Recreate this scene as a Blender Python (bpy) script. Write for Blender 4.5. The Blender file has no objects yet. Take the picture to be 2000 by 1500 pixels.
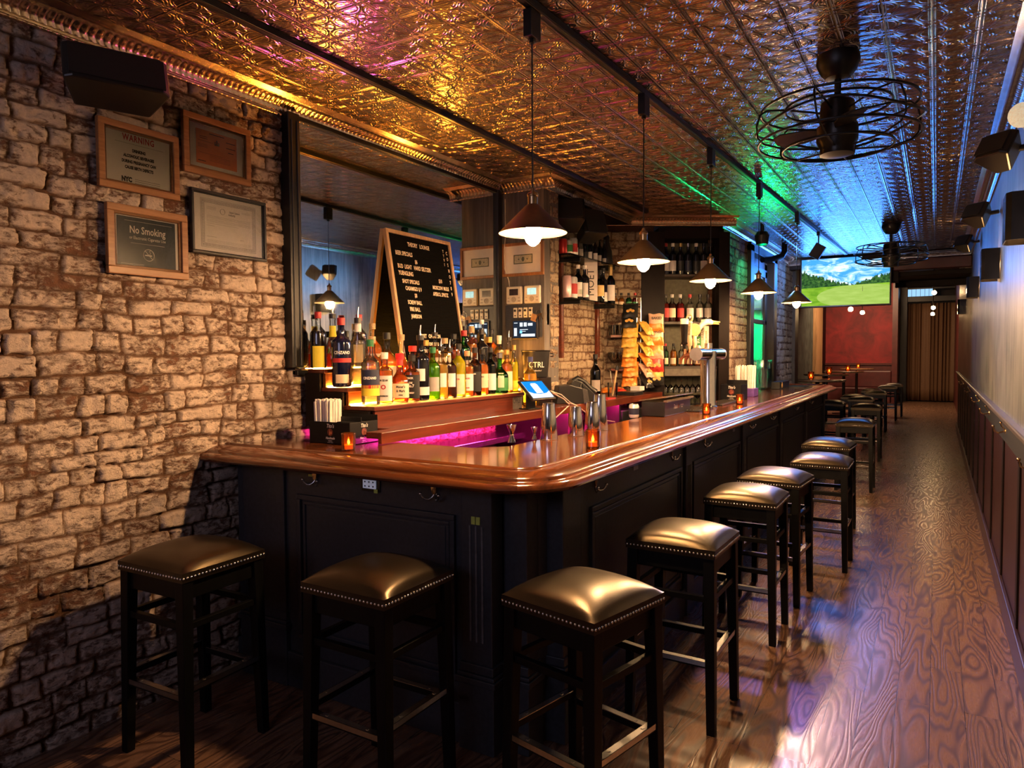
import bpy, bmesh, math, random
import numpy as np
from mathutils import Vector, Matrix
random.seed(7)
S = bpy.context.scene
COL = S.collection
PI = math.pi
R = math.radians

# ------------------------------------------------------------------ helpers
class MB:
    """collects shapes into one mesh"""
    def __init__(s): s.bm = bmesh.new(); s.mi = 0
    def _new(s, faces):
        for f in faces: f.material_index = s.mi
    def box(s, x0, x1, y0, y1, z0, z1, M=None):
        v = [s.bm.verts.new(M @ Vector(p) if M else p) for p in
             ((x0,y0,z0),(x1,y0,z0),(x1,y1,z0),(x0,y1,z0),(x0,y0,z1),(x1,y0,z1),(x1,y1,z1),(x0,y1,z1))]
        s._new([s.bm.faces.new([v[i] for i in q]) for q in
                ((3,2,1,0),(4,5,6,7),(0,1,5,4),(1,2,6,5),(2,3,7,6),(3,0,4,7))]); return s
    def cbox(s, c, d, M=None):
        return s.box(c[0]-d[0]/2, c[0]+d[0]/2, c[1]-d[1]/2, c[1]+d[1]/2, c[2]-d[2]/2, c[2]+d[2]/2, M)
    def lathe(s, prof, n=24, M=None, a0=0.0, a1=2*PI, close=True):
        """prof: (r,z) points; full turn or a partial arc"""
        full = abs(a1-a0-2*PI) < 1e-6
        rings = []
        cnt = n if full else n+1
        for r, z in prof:
            if r < 1e-6 and full:
                p = Vector((0,0,z)); rings.append([s.bm.verts.new(M@p if M else p)]); continue
            ring = []
            for i in range(cnt):
                a = a0+(a1-a0)*i/n; p = Vector((r*math.cos(a), r*math.sin(a), z))
                ring.append(s.bm.verts.new(M@p if M else p))
            rings.append(ring)
        fs = []
        for A, B in zip(rings, rings[1:]):
            if len(A) == 1 and len(B) == 1: continue
            for i in range(n):
                j = (i+1) % cnt
                if len(A) == 1: q = (A[0], B[j], B[i])
                elif len(B) == 1: q = (A[i], A[j], B[0])
                else: q = (A[i], A[j], B[j], B[i])
                try: fs.append(s.bm.faces.new(q))
                except ValueError: pass
        s._new(fs); return s
    def cyl(s, p0, p1, r, n=12, r1=None, cap=True):
        p0 = Vector(p0); p1 = Vector(p1); d = p1-p0
        M = Matrix.Translation(p0) @ d.to_track_quat('Z', 'Y').to_matrix().to_4x4()
        L = d.length; r1 = r if r1 is None else r1
        pr = ([(0,0)] if cap else [])+[(r,0),(r1,L)]+([(0,L)] if cap else [])
        return s.lathe(pr, n, M)
    def tube(s, pts, r, n=8, closed=False):
        pts = [Vector(p) for p in pts]; N = len(pts); rings = []
        prev = None
        for i, p in enumerate(pts):
            a = pts[(i-1) % N] if (closed or i) else p
            b = pts[(i+1) % N] if (closed or i < N-1) else p
            t = (b-a).normalized()
            if prev is None:
                u = t.orthogonal().normalized()
            else:
                u = (prev - t*prev.dot(t)); u = u.normalized() if u.length > 1e-6 else t.orthogonal().normalized()
            prev = u; w = t.cross(u)
            rr = r[i] if isinstance(r, (list, tuple)) else r
            rings.append([s.bm.verts.new(p+(u*math.cos(2*PI*k/n)+w*math.sin(2*PI*k/n))*rr) for k in range(n)])
        fs = []
        for i in range(N if closed else N-1):
            A = rings[i]; B = rings[(i+1) % N]
            for k in range(n): fs.append(s.bm.faces.new((A[k], A[(k+1) % n], B[(k+1) % n], B[k])))
        if not closed:
            fs.append(s.bm.faces.new(rings[0][::-1])); fs.append(s.bm.faces.new(rings[-1]))
        s._new(fs); return s
    def prism(s, pts, z0, z1, M=None):
        """polygon pts (x,y) extruded in z"""
        A = [s.bm.verts.new(M@Vector((x,y,z0)) if M else (x,y,z0)) for x,y in pts]
        B = [s.bm.verts.new(M@Vector((x,y,z1)) if M else (x,y,z1)) for x,y in pts]
        n = len(pts)
        fs = [s.bm.faces.new(A[::-1]), s.bm.faces.new(B)]
        for i in range(n): fs.append(s.bm.faces.new((A[i], A[(i+1) % n], B[(i+1) % n], B[i])))
        s._new(fs); return s
    def grid(s, f, nu, nv, wrap=False):
        V = [[s.bm.verts.new(f(i/nu, j/nv)) for j in range(nv+1)] for i in range(nu+1)]
        s._new([s.bm.faces.new((V[i][j], V[i+1][j], V[i+1][j+1], V[i][j+1])) for i in range(nu) for j in range(nv)]); return s
    def ball(s, c, r, n=12, sz=1.0):
        k = max(4, n//2)
        return s.lathe([(r*math.sin(PI*i/k), -r*sz*math.cos(PI*i/k)) for i in range(k+1)], n, Matrix.Translation(c))
    def sweep(s, path, prof, closed_prof=True):
        """path: list of (pos Vector, out Vector); prof: (u,z)"""
        rings = [[s.bm.verts.new((p.x+o.x*u, p.y+o.y*u, z)) for u, z in prof] for p, o in path]
        m = len(prof); fs = []
        for A, B in zip(rings, rings[1:]):
            for k in range(m if closed_prof else m-1):
                fs.append(s.bm.faces.new((A[k], A[(k+1) % m], B[(k+1) % m], B[k])))
        if closed_prof:
            fs.append(s.bm.faces.new(rings[0][::-1])); fs.append(s.bm.faces.new(rings[-1]))
        s._new(fs); return s
    def text(s, txt, size, fn, sx=1.0, align='CENTER', shear=0.0, bold=0.0, sp=1.0):
        cu = bpy.data.curves.new('t', 'FONT'); cu.body = txt; cu.size = size; cu.align_x = align; cu.align_y = 'CENTER'
        cu.shear = shear; cu.offset = bold; cu.resolution_u = 2; cu.space_character = sp; cu.space_line = .85
        o = bpy.data.objects.new('t', cu); me = bpy.data.meshes.new_from_object(o)
        vs = [s.bm.verts.new(fn(v.co.x*sx, v.co.y)) for v in me.vertices]
        fs = []
        for p in me.polygons:
            try: fs.append(s.bm.faces.new([vs[i] for i in p.vertices]))
            except ValueError: pass
        s._new(fs)
        bpy.data.objects.remove(o); bpy.data.curves.remove(cu); bpy.data.meshes.remove(me); return s
    def build(s, name, mats, parent=None, smooth=None, bevel=0, loc=None, seg=2, keepn=False):
        if not keepn: bmesh.ops.recalc_face_normals(s.bm, faces=s.bm.faces)
        me = bpy.data.meshes.new(name); s.bm.to_mesh(me); s.bm.free()
        o = bpy.data.objects.new(name, me); COL.objects.link(o)
        for m in (mats if isinstance(mats, (list, tuple)) else [mats]): me.materials.append(m)
        if smooth is not None:
            me.shade_smooth()
            if smooth > 0: me.set_sharp_from_angle(angle=R(smooth))
        if bevel:
            b = o.modifiers.new('bevel', 'BEVEL'); b.width = bevel; b.segments = seg; b.limit_method = 'ANGLE'; b.angle_limit = R(40)
        if parent is not None: o.parent = parent
        if loc is not None: o.location = loc
        return o

def thing(name, label, cat, loc=(0,0,0), rz=0.0, group=None):
    o = bpy.data.objects.new(name, None); COL.objects.link(o)
    o.empty_display_size = .05
    o.location = loc; o.rotation_euler = (0,0,rz); return tag(o, label, cat, group)
def tag(o, label, cat, group=None):
    o['label'] = label; o['category'] = cat
    if group: o['group'] = group
    return o
def struct(o): o['kind'] = 'structure'; return o
def dup(root, loc, rz=None, label=None, group=None, scale=None):
    r = root.copy(); COL.objects.link(r); r.location = loc
    if rz is not None: r.rotation_euler = (0,0,rz)
    if label: r['label'] = label
    if group: r['group'] = group
    if scale: r.scale = scale
    for ch in list(root.children):
        c = ch.copy(); COL.objects.link(c); c.parent = r
        for g in list(ch.children):
            d = g.copy(); COL.objects.link(d); d.parent = c
    return r

# ------------------------------------------------------------------ materials
class NT:
    def __init__(s, name):
        s.m = bpy.data.materials.new(name); s.m.use_nodes = True; s.t = s.m.node_tree; s.t.nodes.clear()
        s.out = s.n('ShaderNodeOutputMaterial')
    def n(s, k, **kw):
        x = s.t.nodes.new(k)
        for a, b in kw.items(): setattr(x, a, b)
        return x
    def l(s, a, b): s.t.links.new(a, b)
    def math(s, op, a, b=None, c=None, clamp=False):
        x = s.n('ShaderNodeMath', operation=op); x.use_clamp = clamp
        for i, v in enumerate((a, b, c)):
            if v is None: continue
            if isinstance(v, (int, float)): x.inputs[i].default_value = v
            else: s.l(v, x.inputs[i])
        return x.outputs[0]
    def noise(s, vec, scale, detail=4, rough=.55, dist=0.0):
        x = s.n('ShaderNodeTexNoise'); x.inputs['Scale'].default_value = scale; x.inputs['Detail'].default_value = detail
        x.inputs['Roughness'].default_value = rough; x.inputs['Distortion'].default_value = dist
        if vec is not None: s.l(vec, x.inputs['Vector'])
        return x.outputs['Fac']
    def mapping(s, vec, scale=(1,1,1), rot=(0,0,0), loc=(0,0,0)):
        x = s.n('ShaderNodeMapping'); x.inputs['Scale'].default_value = scale; x.inputs['Rotation'].default_value = rot
        x.inputs['Location'].default_value = loc; s.l(vec, x.inputs['Vector']); return x.outputs[0]
    def coord(s, k='Object'): return s.n('ShaderNodeTexCoord').outputs[k]
    def ramp(s, fac, stops, interp='LINEAR'):
        x = s.n('ShaderNodeValToRGB'); x.color_ramp.interpolation = interp; e = x.color_ramp.elements
        while len(e) > 1: e.remove(e[-1])
        e[0].position = stops[0][0]; e[0].color = (*stops[0][1], 1)
        for p, c in stops[1:]: q = e.new(p); q.color = (*c, 1)
        s.l(fac, x.inputs[0]); return x.outputs[0]
    def mix(s, fac, a, b, mode='MIX'):
        x = s.n('ShaderNodeMix', data_type='RGBA', blend_type=mode)
        for i, v in ((0, fac), (6, a), (7, b)):
            if isinstance(v, (int, float)): x.inputs[i].default_value = v
            elif isinstance(v, tuple): x.inputs[i].default_value = (*v[:3], 1)
            else: s.l(v, x.inputs[i])
        return x.outputs[2]
    def bump(s, h, strength=.5, dist=.01, nrm=None):
        x = s.n('ShaderNodeBump'); x.inputs['Strength'].default_value = strength; x.inputs['Distance'].default_value = dist
        s.l(h, x.inputs['Height'])
        if nrm is not None: s.l(nrm, x.inputs['Normal'])
        return x.outputs[0]
    def bsdf(s, col, rough=.5, metal=0.0, nrm=None, coat=0.0, spec=.5, emit=None, es=0.0, trans=0.0, sheen=0.0, coatr=.05):
        b = s.n('ShaderNodeBsdfPrincipled')
        def put(k, v):
            if isinstance(v, (int, float)): b.inputs[k].default_value = v
            elif isinstance(v, tuple): b.inputs[k].default_value = (*v[:3], 1)
            else: s.l(v, b.inputs[k])
        put('Base Color', col); put('Roughness', rough); put('Metallic', metal); put('Specular IOR Level', spec)
        put('Coat Weight', coat); put('Coat Roughness', coatr); put('Transmission Weight', trans); put('Sheen Weight', sheen)
        if nrm is not None: s.l(nrm, b.inputs['Normal'])
        if emit is not None: put('Emission Color', emit); put('Emission Strength', es)
        s.l(b.outputs[0], s.out.inputs[0]); return b

_mc = {}
def M(name, col, rough=.5, metal=0.0, coat=0.0, var=.25, sc=30.0, bump=.1, spec=.5, emit=None, es=0.0, grain=None, coatr=.05):
    """procedural plain material: colour mottled by noise, faint bump"""
    if name in _mc: return _mc[name]
    t = NT(name); co = t.coord()
    v = t.mapping(co, grain) if grain else co
    f = t.noise(v, sc, 4)
    dark = tuple(c*(1-var) for c in col); lite = tuple(min(1, c*(1+var)) for c in col)
    c = t.ramp(f, [(.3, dark), (.7, lite)])
    nr = t.bump(f, bump, .002) if bump else None
    t.bsdf(c, rough, metal, nr, coat, spec, emit, es, coatr=coatr)
    _mc[name] = t.m; return t.m
def EM(name, col, st):
    if name in _mc: return _mc[name]
    t = NT(name); e = t.n('ShaderNodeEmission'); e.inputs[0].default_value = (*col, 1); e.inputs[1].default_value = st
    t.l(e.outputs[0], t.out.inputs[0]); _mc[name] = t.m; return t.m
def WOOD(name, dark, lite, rough=.3, coat=0.0, axis='y', sc=1.0, bump=.15, spec=.5, coatr=.08):
    if name in _mc: return _mc[name]
    t = NT(name); co = t.coord()
    s_ = {'x': (.06, 1, 1), 'y': (1, .06, 1), 'z': (1, 1, .06)}[axis]
    v = t.mapping(co, s_)
    n1 = t.noise(v, 16*sc, 6, .6, 1.2); n2 = t.noise(v, 90*sc, 3, .6)
    f = t.math('ADD', t.math('MULTIPLY', n1, .75), t.math('MULTIPLY', n2, .25))
    c = t.ramp(f, [(.32, dark), (.5, tuple((a+b)/2 for a, b in zip(dark, lite))), (.66, lite)])
    t.bsdf(c, rough, 0, t.bump(f, bump, .0015), coat, spec, coatr=coatr)
    _mc[name] = t.m; return t.m
def GLASS(name, tint, gloss=.12, rough=.03, body=None, bodyf=0.0):
    """thin tinted glass: lets light through, keeps fresnel reflections; body adds a translucent fill"""
    if name in _mc: return _mc[name]
    t = NT(name)
    tr = t.n('ShaderNodeBsdfTransparent'); tr.inputs[0].default_value = (*tint, 1)
    g = t.n('ShaderNodeBsdfGlossy'); g.inputs['Roughness'].default_value = rough
    fr = t.n('ShaderNodeFresnel'); fr.inputs[0].default_value = 1.5
    f = t.math('ADD', t.math('MULTIPLY', fr.outputs[0], .9), gloss*.3, clamp=True)
    src = tr.outputs[0]
    if body:
        d = t.n('ShaderNodeBsdfTranslucent'); d.inputs[0].default_value = (*body, 1)
        d2 = t.n('ShaderNodeBsdfDiffuse'); d2.inputs[0].default_value = (*body, 1)
        m0 = t.n('ShaderNodeMixShader'); m0.inputs[0].default_value = .4; t.l(d.outputs[0], m0.inputs[1]); t.l(d2.outputs[0], m0.inputs[2])
        m1 = t.n('ShaderNodeMixShader'); m1.inputs[0].default_value = bodyf; t.l(src, m1.inputs[1]); t.l(m0.outputs[0], m1.inputs[2]); src = m1.outputs[0]
    mx = t.n('ShaderNodeMixShader'); t.l(f, mx.inputs[0]); t.l(src, mx.inputs[1]); t.l(g.outputs[0], mx.inputs[2])
    t.l(mx.outputs[0], t.out.inputs[0]); _mc[name] = t.m; return t.m

black_paint = M('black_paint', (.034,.037,.046), .45, var=.2, sc=60, bump=.05)
black_metal = M('black_metal', (.012,.012,.013), .38, .3, var=.2, bump=.05)
black_plastic = M('black_plastic', (.012,.012,.013), .35, var=.1, bump=.03)
stool_wood = M('stool_black_wood', (.004,.004,.0042), .42, var=.3, sc=40, bump=.05, grain=(1,1,.1), spec=.18)
leather = M('black_leather', (.011,.008,.006), .31, var=.15, sc=220, bump=.12, spec=.65)
for n_ in leather.node_tree.nodes:
    if n_.type == 'BSDF_PRINCIPLED': n_.inputs['Specular Tint'].default_value = (1.0,.78,.48,1)
nickel = M('nickel', (.72,.70,.66), .25, 1, var=.1, bump=.03)
steel = M('brushed_steel', (.62,.61,.6), .22, 1, var=.1, sc=120, bump=.05, grain=(1,1,.05))
brass = M('antique_brass', (.55,.38,.2), .25, 1, var=.15)
polished = M('polished_tin', (.66,.64,.62), .10, 1, var=.08, bump=.02)
copper = M('copper', (.75,.35,.18), .3, 1, var=.15)
bronze = M('bronze_shade', (.17,.11,.06), .38, .7, var=.2, sc=14)
shade_in = M('shade_inner', (.045,.032,.018), .6, 0, var=.06)
cherry = WOOD('cherry_bar_wood', (.036,.008,.003), (.235,.066,.018), .15, .5, 'y', .8, .06)
cherry_x = WOOD('cherry_bar_wood_x', (.036,.008,.003), (.235,.066,.018), .15, .5, 'x', .8, .06)
mahog = WOOD('mahogany', (.055,.010,.005), (.19,.038,.014), .3, .3, 'y', 1.2)
orange_wood = WOOD('riser_wood', (.14,.04,.01), (.30,.10,.025), .32, .3, 'y', 1.5)
oak_frame = WOOD('oak_frame', (.22,.085,.025), (.42,.19,.07), .4, .2, 'y', 2)
oak_frame_z = WOOD('oak_frame_z', (.22,.085,.025), (.42,.19,.07), .4, .2, 'z', 2)
pine = WOOD('letter_board_pine', (.5,.27,.13), (.72,.46,.26), .5, 0, 'z', 2)
grey_wood = WOOD('grey_barn_wood', (.07,.06,.055), (.2,.175,.16), .75, 0, 'z', 1.0, .5)
white_paper = M('white_paper', (.75,.70,.68), .6, var=.03, bump=0)
cream = M('cream_plastic', (.74,.68,.56), .45, var=.04, bump=0)
mat_board = M('mat_board', (.78,.71,.66), .7, var=.03, bump=0)
print_black = M('print_black', (.02,.02,.02), .6, var=.1, bump=0)
print_red = M('print_red', (.45,.02,.03), .6, var=.1, bump=0)
print_grey = M('print_grey', (.3,.28,.28), .6, var=.1, bump=0)
print_white = M('print_white', (.85,.82,.78), .6, var=.05, bump=0)
print_orange = M('print_orange', (.82,.22,.06), .6, var=.04, bump=0)
print_green = M('print_bill_green', (.12,.13,.09), .6, var=.3, sc=200, bump=0)
print_gold = M('print_gold', (.75,.5,.2), .5, var=.1, bump=0)
slate = M('sign_slate', (.035,.05,.065), .3, var=.1, bump=0)
dark_red = M('dark_red_paint', (.075,.012,.012), .4, var=.2, sc=8)
dark_brown = M('dark_brown_paint', (.008,.0045,.004), .5, spec=.15, var=.25, sc=10)
charcoal = M('charcoal_trim', (.02,.021,.023), .45, var=.15)
clear_glass = GLASS('clear_glass', (.93,.95,.93))
frame_glass = GLASS('frame_glass', (.97,.97,.97), .05, .12)
shelf_glass = GLASS('shelf_glass', (.75,.85,.8))

# brick: colour from per-brick attributes, peeling whitewash by noise
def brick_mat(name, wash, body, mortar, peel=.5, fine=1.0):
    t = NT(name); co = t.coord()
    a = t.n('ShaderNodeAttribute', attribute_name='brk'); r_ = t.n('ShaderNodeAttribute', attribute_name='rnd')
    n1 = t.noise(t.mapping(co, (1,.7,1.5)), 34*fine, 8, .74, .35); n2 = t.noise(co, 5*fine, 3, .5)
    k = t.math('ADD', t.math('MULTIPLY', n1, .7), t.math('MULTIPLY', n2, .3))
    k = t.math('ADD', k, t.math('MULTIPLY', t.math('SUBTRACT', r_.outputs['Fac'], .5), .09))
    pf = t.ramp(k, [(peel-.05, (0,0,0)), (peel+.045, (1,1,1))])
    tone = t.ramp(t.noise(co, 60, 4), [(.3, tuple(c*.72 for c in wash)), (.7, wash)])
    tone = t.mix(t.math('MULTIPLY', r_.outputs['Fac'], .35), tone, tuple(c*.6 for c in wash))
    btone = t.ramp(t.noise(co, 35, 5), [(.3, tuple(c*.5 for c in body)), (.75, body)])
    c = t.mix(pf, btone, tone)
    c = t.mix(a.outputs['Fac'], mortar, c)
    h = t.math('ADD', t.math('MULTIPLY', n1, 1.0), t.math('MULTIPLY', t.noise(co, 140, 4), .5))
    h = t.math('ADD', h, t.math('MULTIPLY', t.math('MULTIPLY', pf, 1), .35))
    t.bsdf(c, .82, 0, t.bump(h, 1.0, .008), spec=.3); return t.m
brick_main = brick_mat('whitewashed_brick', (.84,.66,.54), (.26,.12,.07), (.17,.085,.045), .462)
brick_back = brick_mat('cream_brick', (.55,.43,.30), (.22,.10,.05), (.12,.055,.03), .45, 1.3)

# pressed tin ceiling
def tin(name, col, rough, strength=1.0):
    t = NT(name); co = t.coord(); P = .1635
    sp = t.n('ShaderNodeSeparateXYZ'); t.l(co, sp.inputs[0])
    def cell(o, off):
        return t.math('SUBTRACT', t.math('FRACT', t.math('MULTIPLY', t.math('SUBTRACT', o, off), 1/P)), .5)
    u = cell(sp.outputs[0], -2.161); v = cell(sp.outputs[1], 2.016)
    au = t.math('ABSOLUTE', u); av = t.math('ABSOLUTE', v)
    def ridge(x, c, w):       # smooth ridge of half width w about c
        d = t.math('MULTIPLY', t.math('ABSOLUTE', t.math('SUBTRACT', x, c)), 1/w)
        return t.math('POWER', t.math('MAXIMUM', t.math('SUBTRACT', 1.0, d), 0.0), .7)
    def dist(a, b): return t.math('SQRT', t.math('ADD', t.math('MULTIPLY', a, a), t.math('MULTIPLY', b, b)))
    edge = t.math('MAXIMUM', au, av)
    rib = ridge(edge, .5, .045); rib2 = ridge(edge, .43, .02)
    # arcs centred on the middle of each side, ring round the centre
    d1 = dist(t.math('SUBTRACT', au, .5), v); d2 = dist(u, t.math('SUBTRACT', av, .5)); d0 = dist(u, v)
    dc = dist(t.math('SUBTRACT', au, .5), t.math('SUBTRACT', av, .5))
    arcs = t.math('MAXIMUM', ridge(d1, .33, .035), ridge(d2, .33, .035))
    arcs2 = t.math('MAXIMUM', ridge(d1, .25, .02), ridge(d2, .25, .02))
    ring = t.math('MAXIMUM', ridge(d0, .11, .035), ridge(dc, .2, .03))
    vo = t.n('ShaderNodeTexVoronoi'); vo.inputs['Scale'].default_value = 46; t.l(co, vo.inputs['Vector'])
    dots = t.math('MULTIPLY', t.math('SUBTRACT', .6, vo.outputs['Distance'], clamp=True), .55)
    h = t.math('MAXIMUM', t.math('MAXIMUM', t.math('MULTIPLY', rib, 1.0), t.math('MULTIPLY', arcs, .85)),
               t.math('MAXIMUM', t.math('MAXIMUM', t.math('MULTIPLY', arcs2, .5), t.math('MULTIPLY', rib2, .5)), t.math('MAXIMUM', t.math('MULTIPLY', ring, .7), dots)))
    w = t.noise(co, 3.0, 3, .6)
    h = t.math('ADD', h, t.math('MULTIPLY', w, 1.6))
    c = t.ramp(t.noise(co, 9, 4), [(.3, tuple(x*.7 for x in col)), (.7, col)])
    t.bsdf(c, rough, 1.0, t.bump(h, strength, .006)); return t.m
tin_mat = tin('pressed_tin', (.50,.40,.30), .24, .9)
cornice_tin = M('cornice_tin', (.60,.47,.34), .25, 1, var=.2, sc=20, bump=.2)
cornice_silver = M('cornice_silver', (.7,.7,.72), .22, 1, var=.2, sc=20, bump=.2)

# oak plank floor
def floor_mat():
    t = NT('oak_floor'); co = t.coord(); v0 = t.mapping(co, rot=(0,0,R(90)))
    br = t.n('ShaderNodeTexBrick'); t.l(v0, br.inputs['Vector']); br.offset = .37
    br.inputs['Scale'].default_value = 1.0; br.inputs['Brick Width'].default_value = 1.15; br.inputs['Row Height'].default_value = .125
    br.inputs['Mortar Size'].default_value = .0014; br.inputs['Bias'].default_value = 0.0
    br.inputs['Color1'].default_value = (0,0,0,1); br.inputs['Color2'].default_value = (1,1,1,1); br.inputs['Mortar'].default_value = (.5,.5,.5,1)
    rnd = t.n('ShaderNodeSeparateColor'); t.l(br.outputs['Color'], rnd.inputs[0])
    off = t.n('ShaderNodeCombineXYZ'); t.l(t.math('MULTIPLY', rnd.outputs[0], 13.0), off.inputs[0]); t.l(t.math('MULTIPLY', rnd.outputs[0], 7.0), off.inputs[1])
    va = t.n('ShaderNodeVectorMath', operation='ADD'); t.l(co, va.inputs[0]); t.l(off.outputs[0], va.inputs[1])
    v = t.mapping(va.outputs[0], (1, .16, 1))
    field = t.noise(v, 5.5, 2, .45, .3)
    rings = t.math('SINE', t.math('MULTIPLY', field, 120.0))
    rings = t.math('ADD', t.math('MULTIPLY', rings, .5), .5)
    pores = t.noise(t.mapping(va.outputs[0], (1, .04, 1)), 150, 3, .6)
    g = t.math('ADD', t.math('MULTIPLY', t.math('POWER', rings, 2.2), .6), t.math('MULTIPLY', pores, .4))
    c = t.ramp(g, [(.15, (.26,.145,.09)), (.5, (.17,.088,.053)), (.85, (.05,.023,.014))])
    c = t.mix(t.math('MULTIPLY', rnd.outputs[0], .3), c, (.085,.04,.024))
    c = t.mix(br.outputs['Fac'], c, (.02,.01,.006))
    h = t.math('SUBTRACT', t.math('MULTIPLY', g, -.5), t.math('MULTIPLY', br.outputs['Fac'], 1.5))
    h = t.math('ADD', h, t.math('MULTIPLY', t.noise(co, 7, 2), .9))
    ro = t.ramp(g, [(.2, (.27,.27,.27)), (.9, (.42,.42,.42))])
    t.bsdf(c, ro, 0, t.bump(h, .35, .003), coat=.25, spec=.5, coatr=.22); return t.m
oak_floor = floor_mat()

# streaked blue grey plaster
def plaster(name, a, b, sx=(6, .6, .9), rough=.38):
    t = NT(name); co = t.coord()
    n1 = t.noise(t.mapping(co, (1, 1, .07)), 26, 5, .6); n2 = t.noise(co, 2.4, 5, .6, .8)
    f = t.math('ADD', t.math('MULTIPLY', n1, .6), t.math('MULTIPLY', n2, .4))
    c = t.ramp(f, [(.38, a), (.62, b)])
    t.bsdf(c, rough, .25, t.bump(n1, .45, .006)); return t.m
wall_plaster = plaster('streaked_plaster', (.09,.105,.115), (.28,.29,.29))
def blotch(name, a, b, sc=2.2, rough=.6):
    t = NT(name); co = t.coord(); f = t.noise(co, sc, 7, .62, .9)
    t.bsdf(t.ramp(f, [(.35, a), (.65, b)]), rough, 0, t.bump(f, .2, .004)); return t.m
red_plaster = blotch('red_plaster', (.12,.006,.008), (.34,.014,.018), 1.6)
dark_plaster = blotch('dark_green_plaster', (.012,.018,.016), (.06,.075,.065), 3.0)

# ------------------------------------------------------------------ brick relief
def vnoise(x, y, seed):
    xi = np.floor(x).astype(np.int64); yi = np.floor(y).astype(np.int64); xf = x-xi; yf = y-yi
    def h(i, j):
        n = (i*374761393 + j*668265263 + seed*974711) & 0xffffffff
        n = ((n ^ (n >> 13))*1274126177) & 0xffffffff
        return ((n ^ (n >> 16)) & 0xffff)/65535.0
    u = xf*xf*(3-2*xf); w = yf*yf*(3-2*yf)
    return (h(xi, yi)*(1-u)+h(xi+1, yi)*u)*(1-w)+(h(xi, yi+1)*(1-u)+h(xi+1, yi+1)*u)*w
def fbm(x, y, seed, o=4):
    s = np.zeros_like(x); a = .5; t = 0
    for k in range(o): s += a*vnoise(x*2**k, y*2**k, seed+k*17); t += a; a *= .5
    return s/t
def brick_wall(name, origin, du, L, z0, z1, out, mat, res=.008, rows=.083, blen=.215, seed=1, depth=.02, rough=1.0, closed=True):
    """relief brick sheet starting at origin (x,y), running along du for L, facing out"""
    nu = max(2, int(L/res)); nv = max(2, int((z1-z0)/res))
    U, V = np.meshgrid(np.linspace(0, L, nu+1), np.linspace(z0, z1, nv+1), indexing='ij')
    wu = U+(fbm(U*9, V*9, seed)-.5)*.045*rough+(vnoise(U*38, V*38, seed+5)-.5)*.008
    wv = V+(fbm(U*4, V*6, seed+3)-.5)*.06*rough+(vnoise(U*40, V*40, seed+9)-.5)*.007
    rg = np.random.RandomState(seed)
    nr = int((z1+.5)/rows)+6
    hts = rows*(1+(rg.rand(nr)-.5)*.25*rough); zb = np.concatenate([[-.2], -.2+np.cumsum(hts)])
    row = np.clip(np.searchsorted(zb, wv)-1, 0, nr-1)
    dv = np.minimum(wv-zb[row], zb[row+1]-wv)
    dist = np.zeros_like(U); idn = np.zeros_like(U)
    for r_ in range(nr):
        m = row == r_
        if not m.any(): continue
        ls = []; tot = -.3-rg.rand()*blen
        bs = [tot]
        while tot < L+.4:
            tot += blen*(rg.choice([1, .5, 1, .75, .5])*(1+(rg.rand()-.5)*.25)); bs.append(tot)
        bs = np.array(bs); q = np.clip(np.searchsorted(bs, wu[m])-1, 0, len(bs)-2)
        d = np.minimum(wu[m]-bs[q], bs[q+1]-wu[m])
        dist[m] = np.minimum(d, dv[m]); rnd = rg.rand(len(bs)); idn[m] = rnd[q]
    e = np.clip((dist-.003-.006*(fbm(U*14, V*14, seed+61, 3)-.5))/(.0065), 0, 1); e = e*e*(3-2*e)
    pit = np.clip((fbm(U*30, V*30, seed+21, 3)-.60)*6, 0, 1)
    crack = np.clip((fbm(U*7, V*5, seed+71, 3)-.56)*9, 0, 1)*(1-e); h = -crack*.02+e*(depth+(idn-.5)*.012*rough)+(fbm(U*22, V*22, seed+31, 4)-.5)*.012*rough-pit*.007*rough*e
    h += (fbm(U*48, V*75, seed+51, 3)-.5)*.007*rough*e; h += (fbm(U*2.2, V*2.2, seed+41, 2)-.5)*.015*rough
    px = origin[0]+du[0]*U+out[0]*h; py = origin[1]+du[1]*U+out[1]*h
    co = np.stack([px, py, V], -1).reshape(-1, 3)
    i = np.arange(nu)[:, None]*(nv+1)+np.arange(nv)[None, :]
    q = np.stack([i, i+nv+1, i+nv+2, i+1], -1).reshape(-1, 4)
    # facing: make the normal point along out
    nrm = np.cross(np.array([du[0], du[1], 0]), np.array([0, 0, 1.0]))
    if nrm[0]*out[0]+nrm[1]*out[1] < 0: q = q[:, ::-1]
    me = bpy.data.meshes.new(name); me.vertices.add(len(co)); me.vertices.foreach_set('co', co.ravel())
    me.loops.add(q.size); me.loops.foreach_set('vertex_index', q.ravel().astype(np.int32))
    me.polygons.add(len(q)); me.polygons.foreach_set('loop_start', (np.arange(len(q))*4).astype(np.int32))
    me.update(calc_edges=True)
    for nm, arr in (('brk', e), ('rnd', idn)):
        at = me.attributes.new(nm, 'FLOAT', 'POINT'); at.data.foreach_set('value', arr.ravel().astype(np.float32))
    me.shade_smooth(); me.materials.append(mat)
    o = bpy.data.objects.new(name, me); COL.objects.link(o)
    return o

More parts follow.
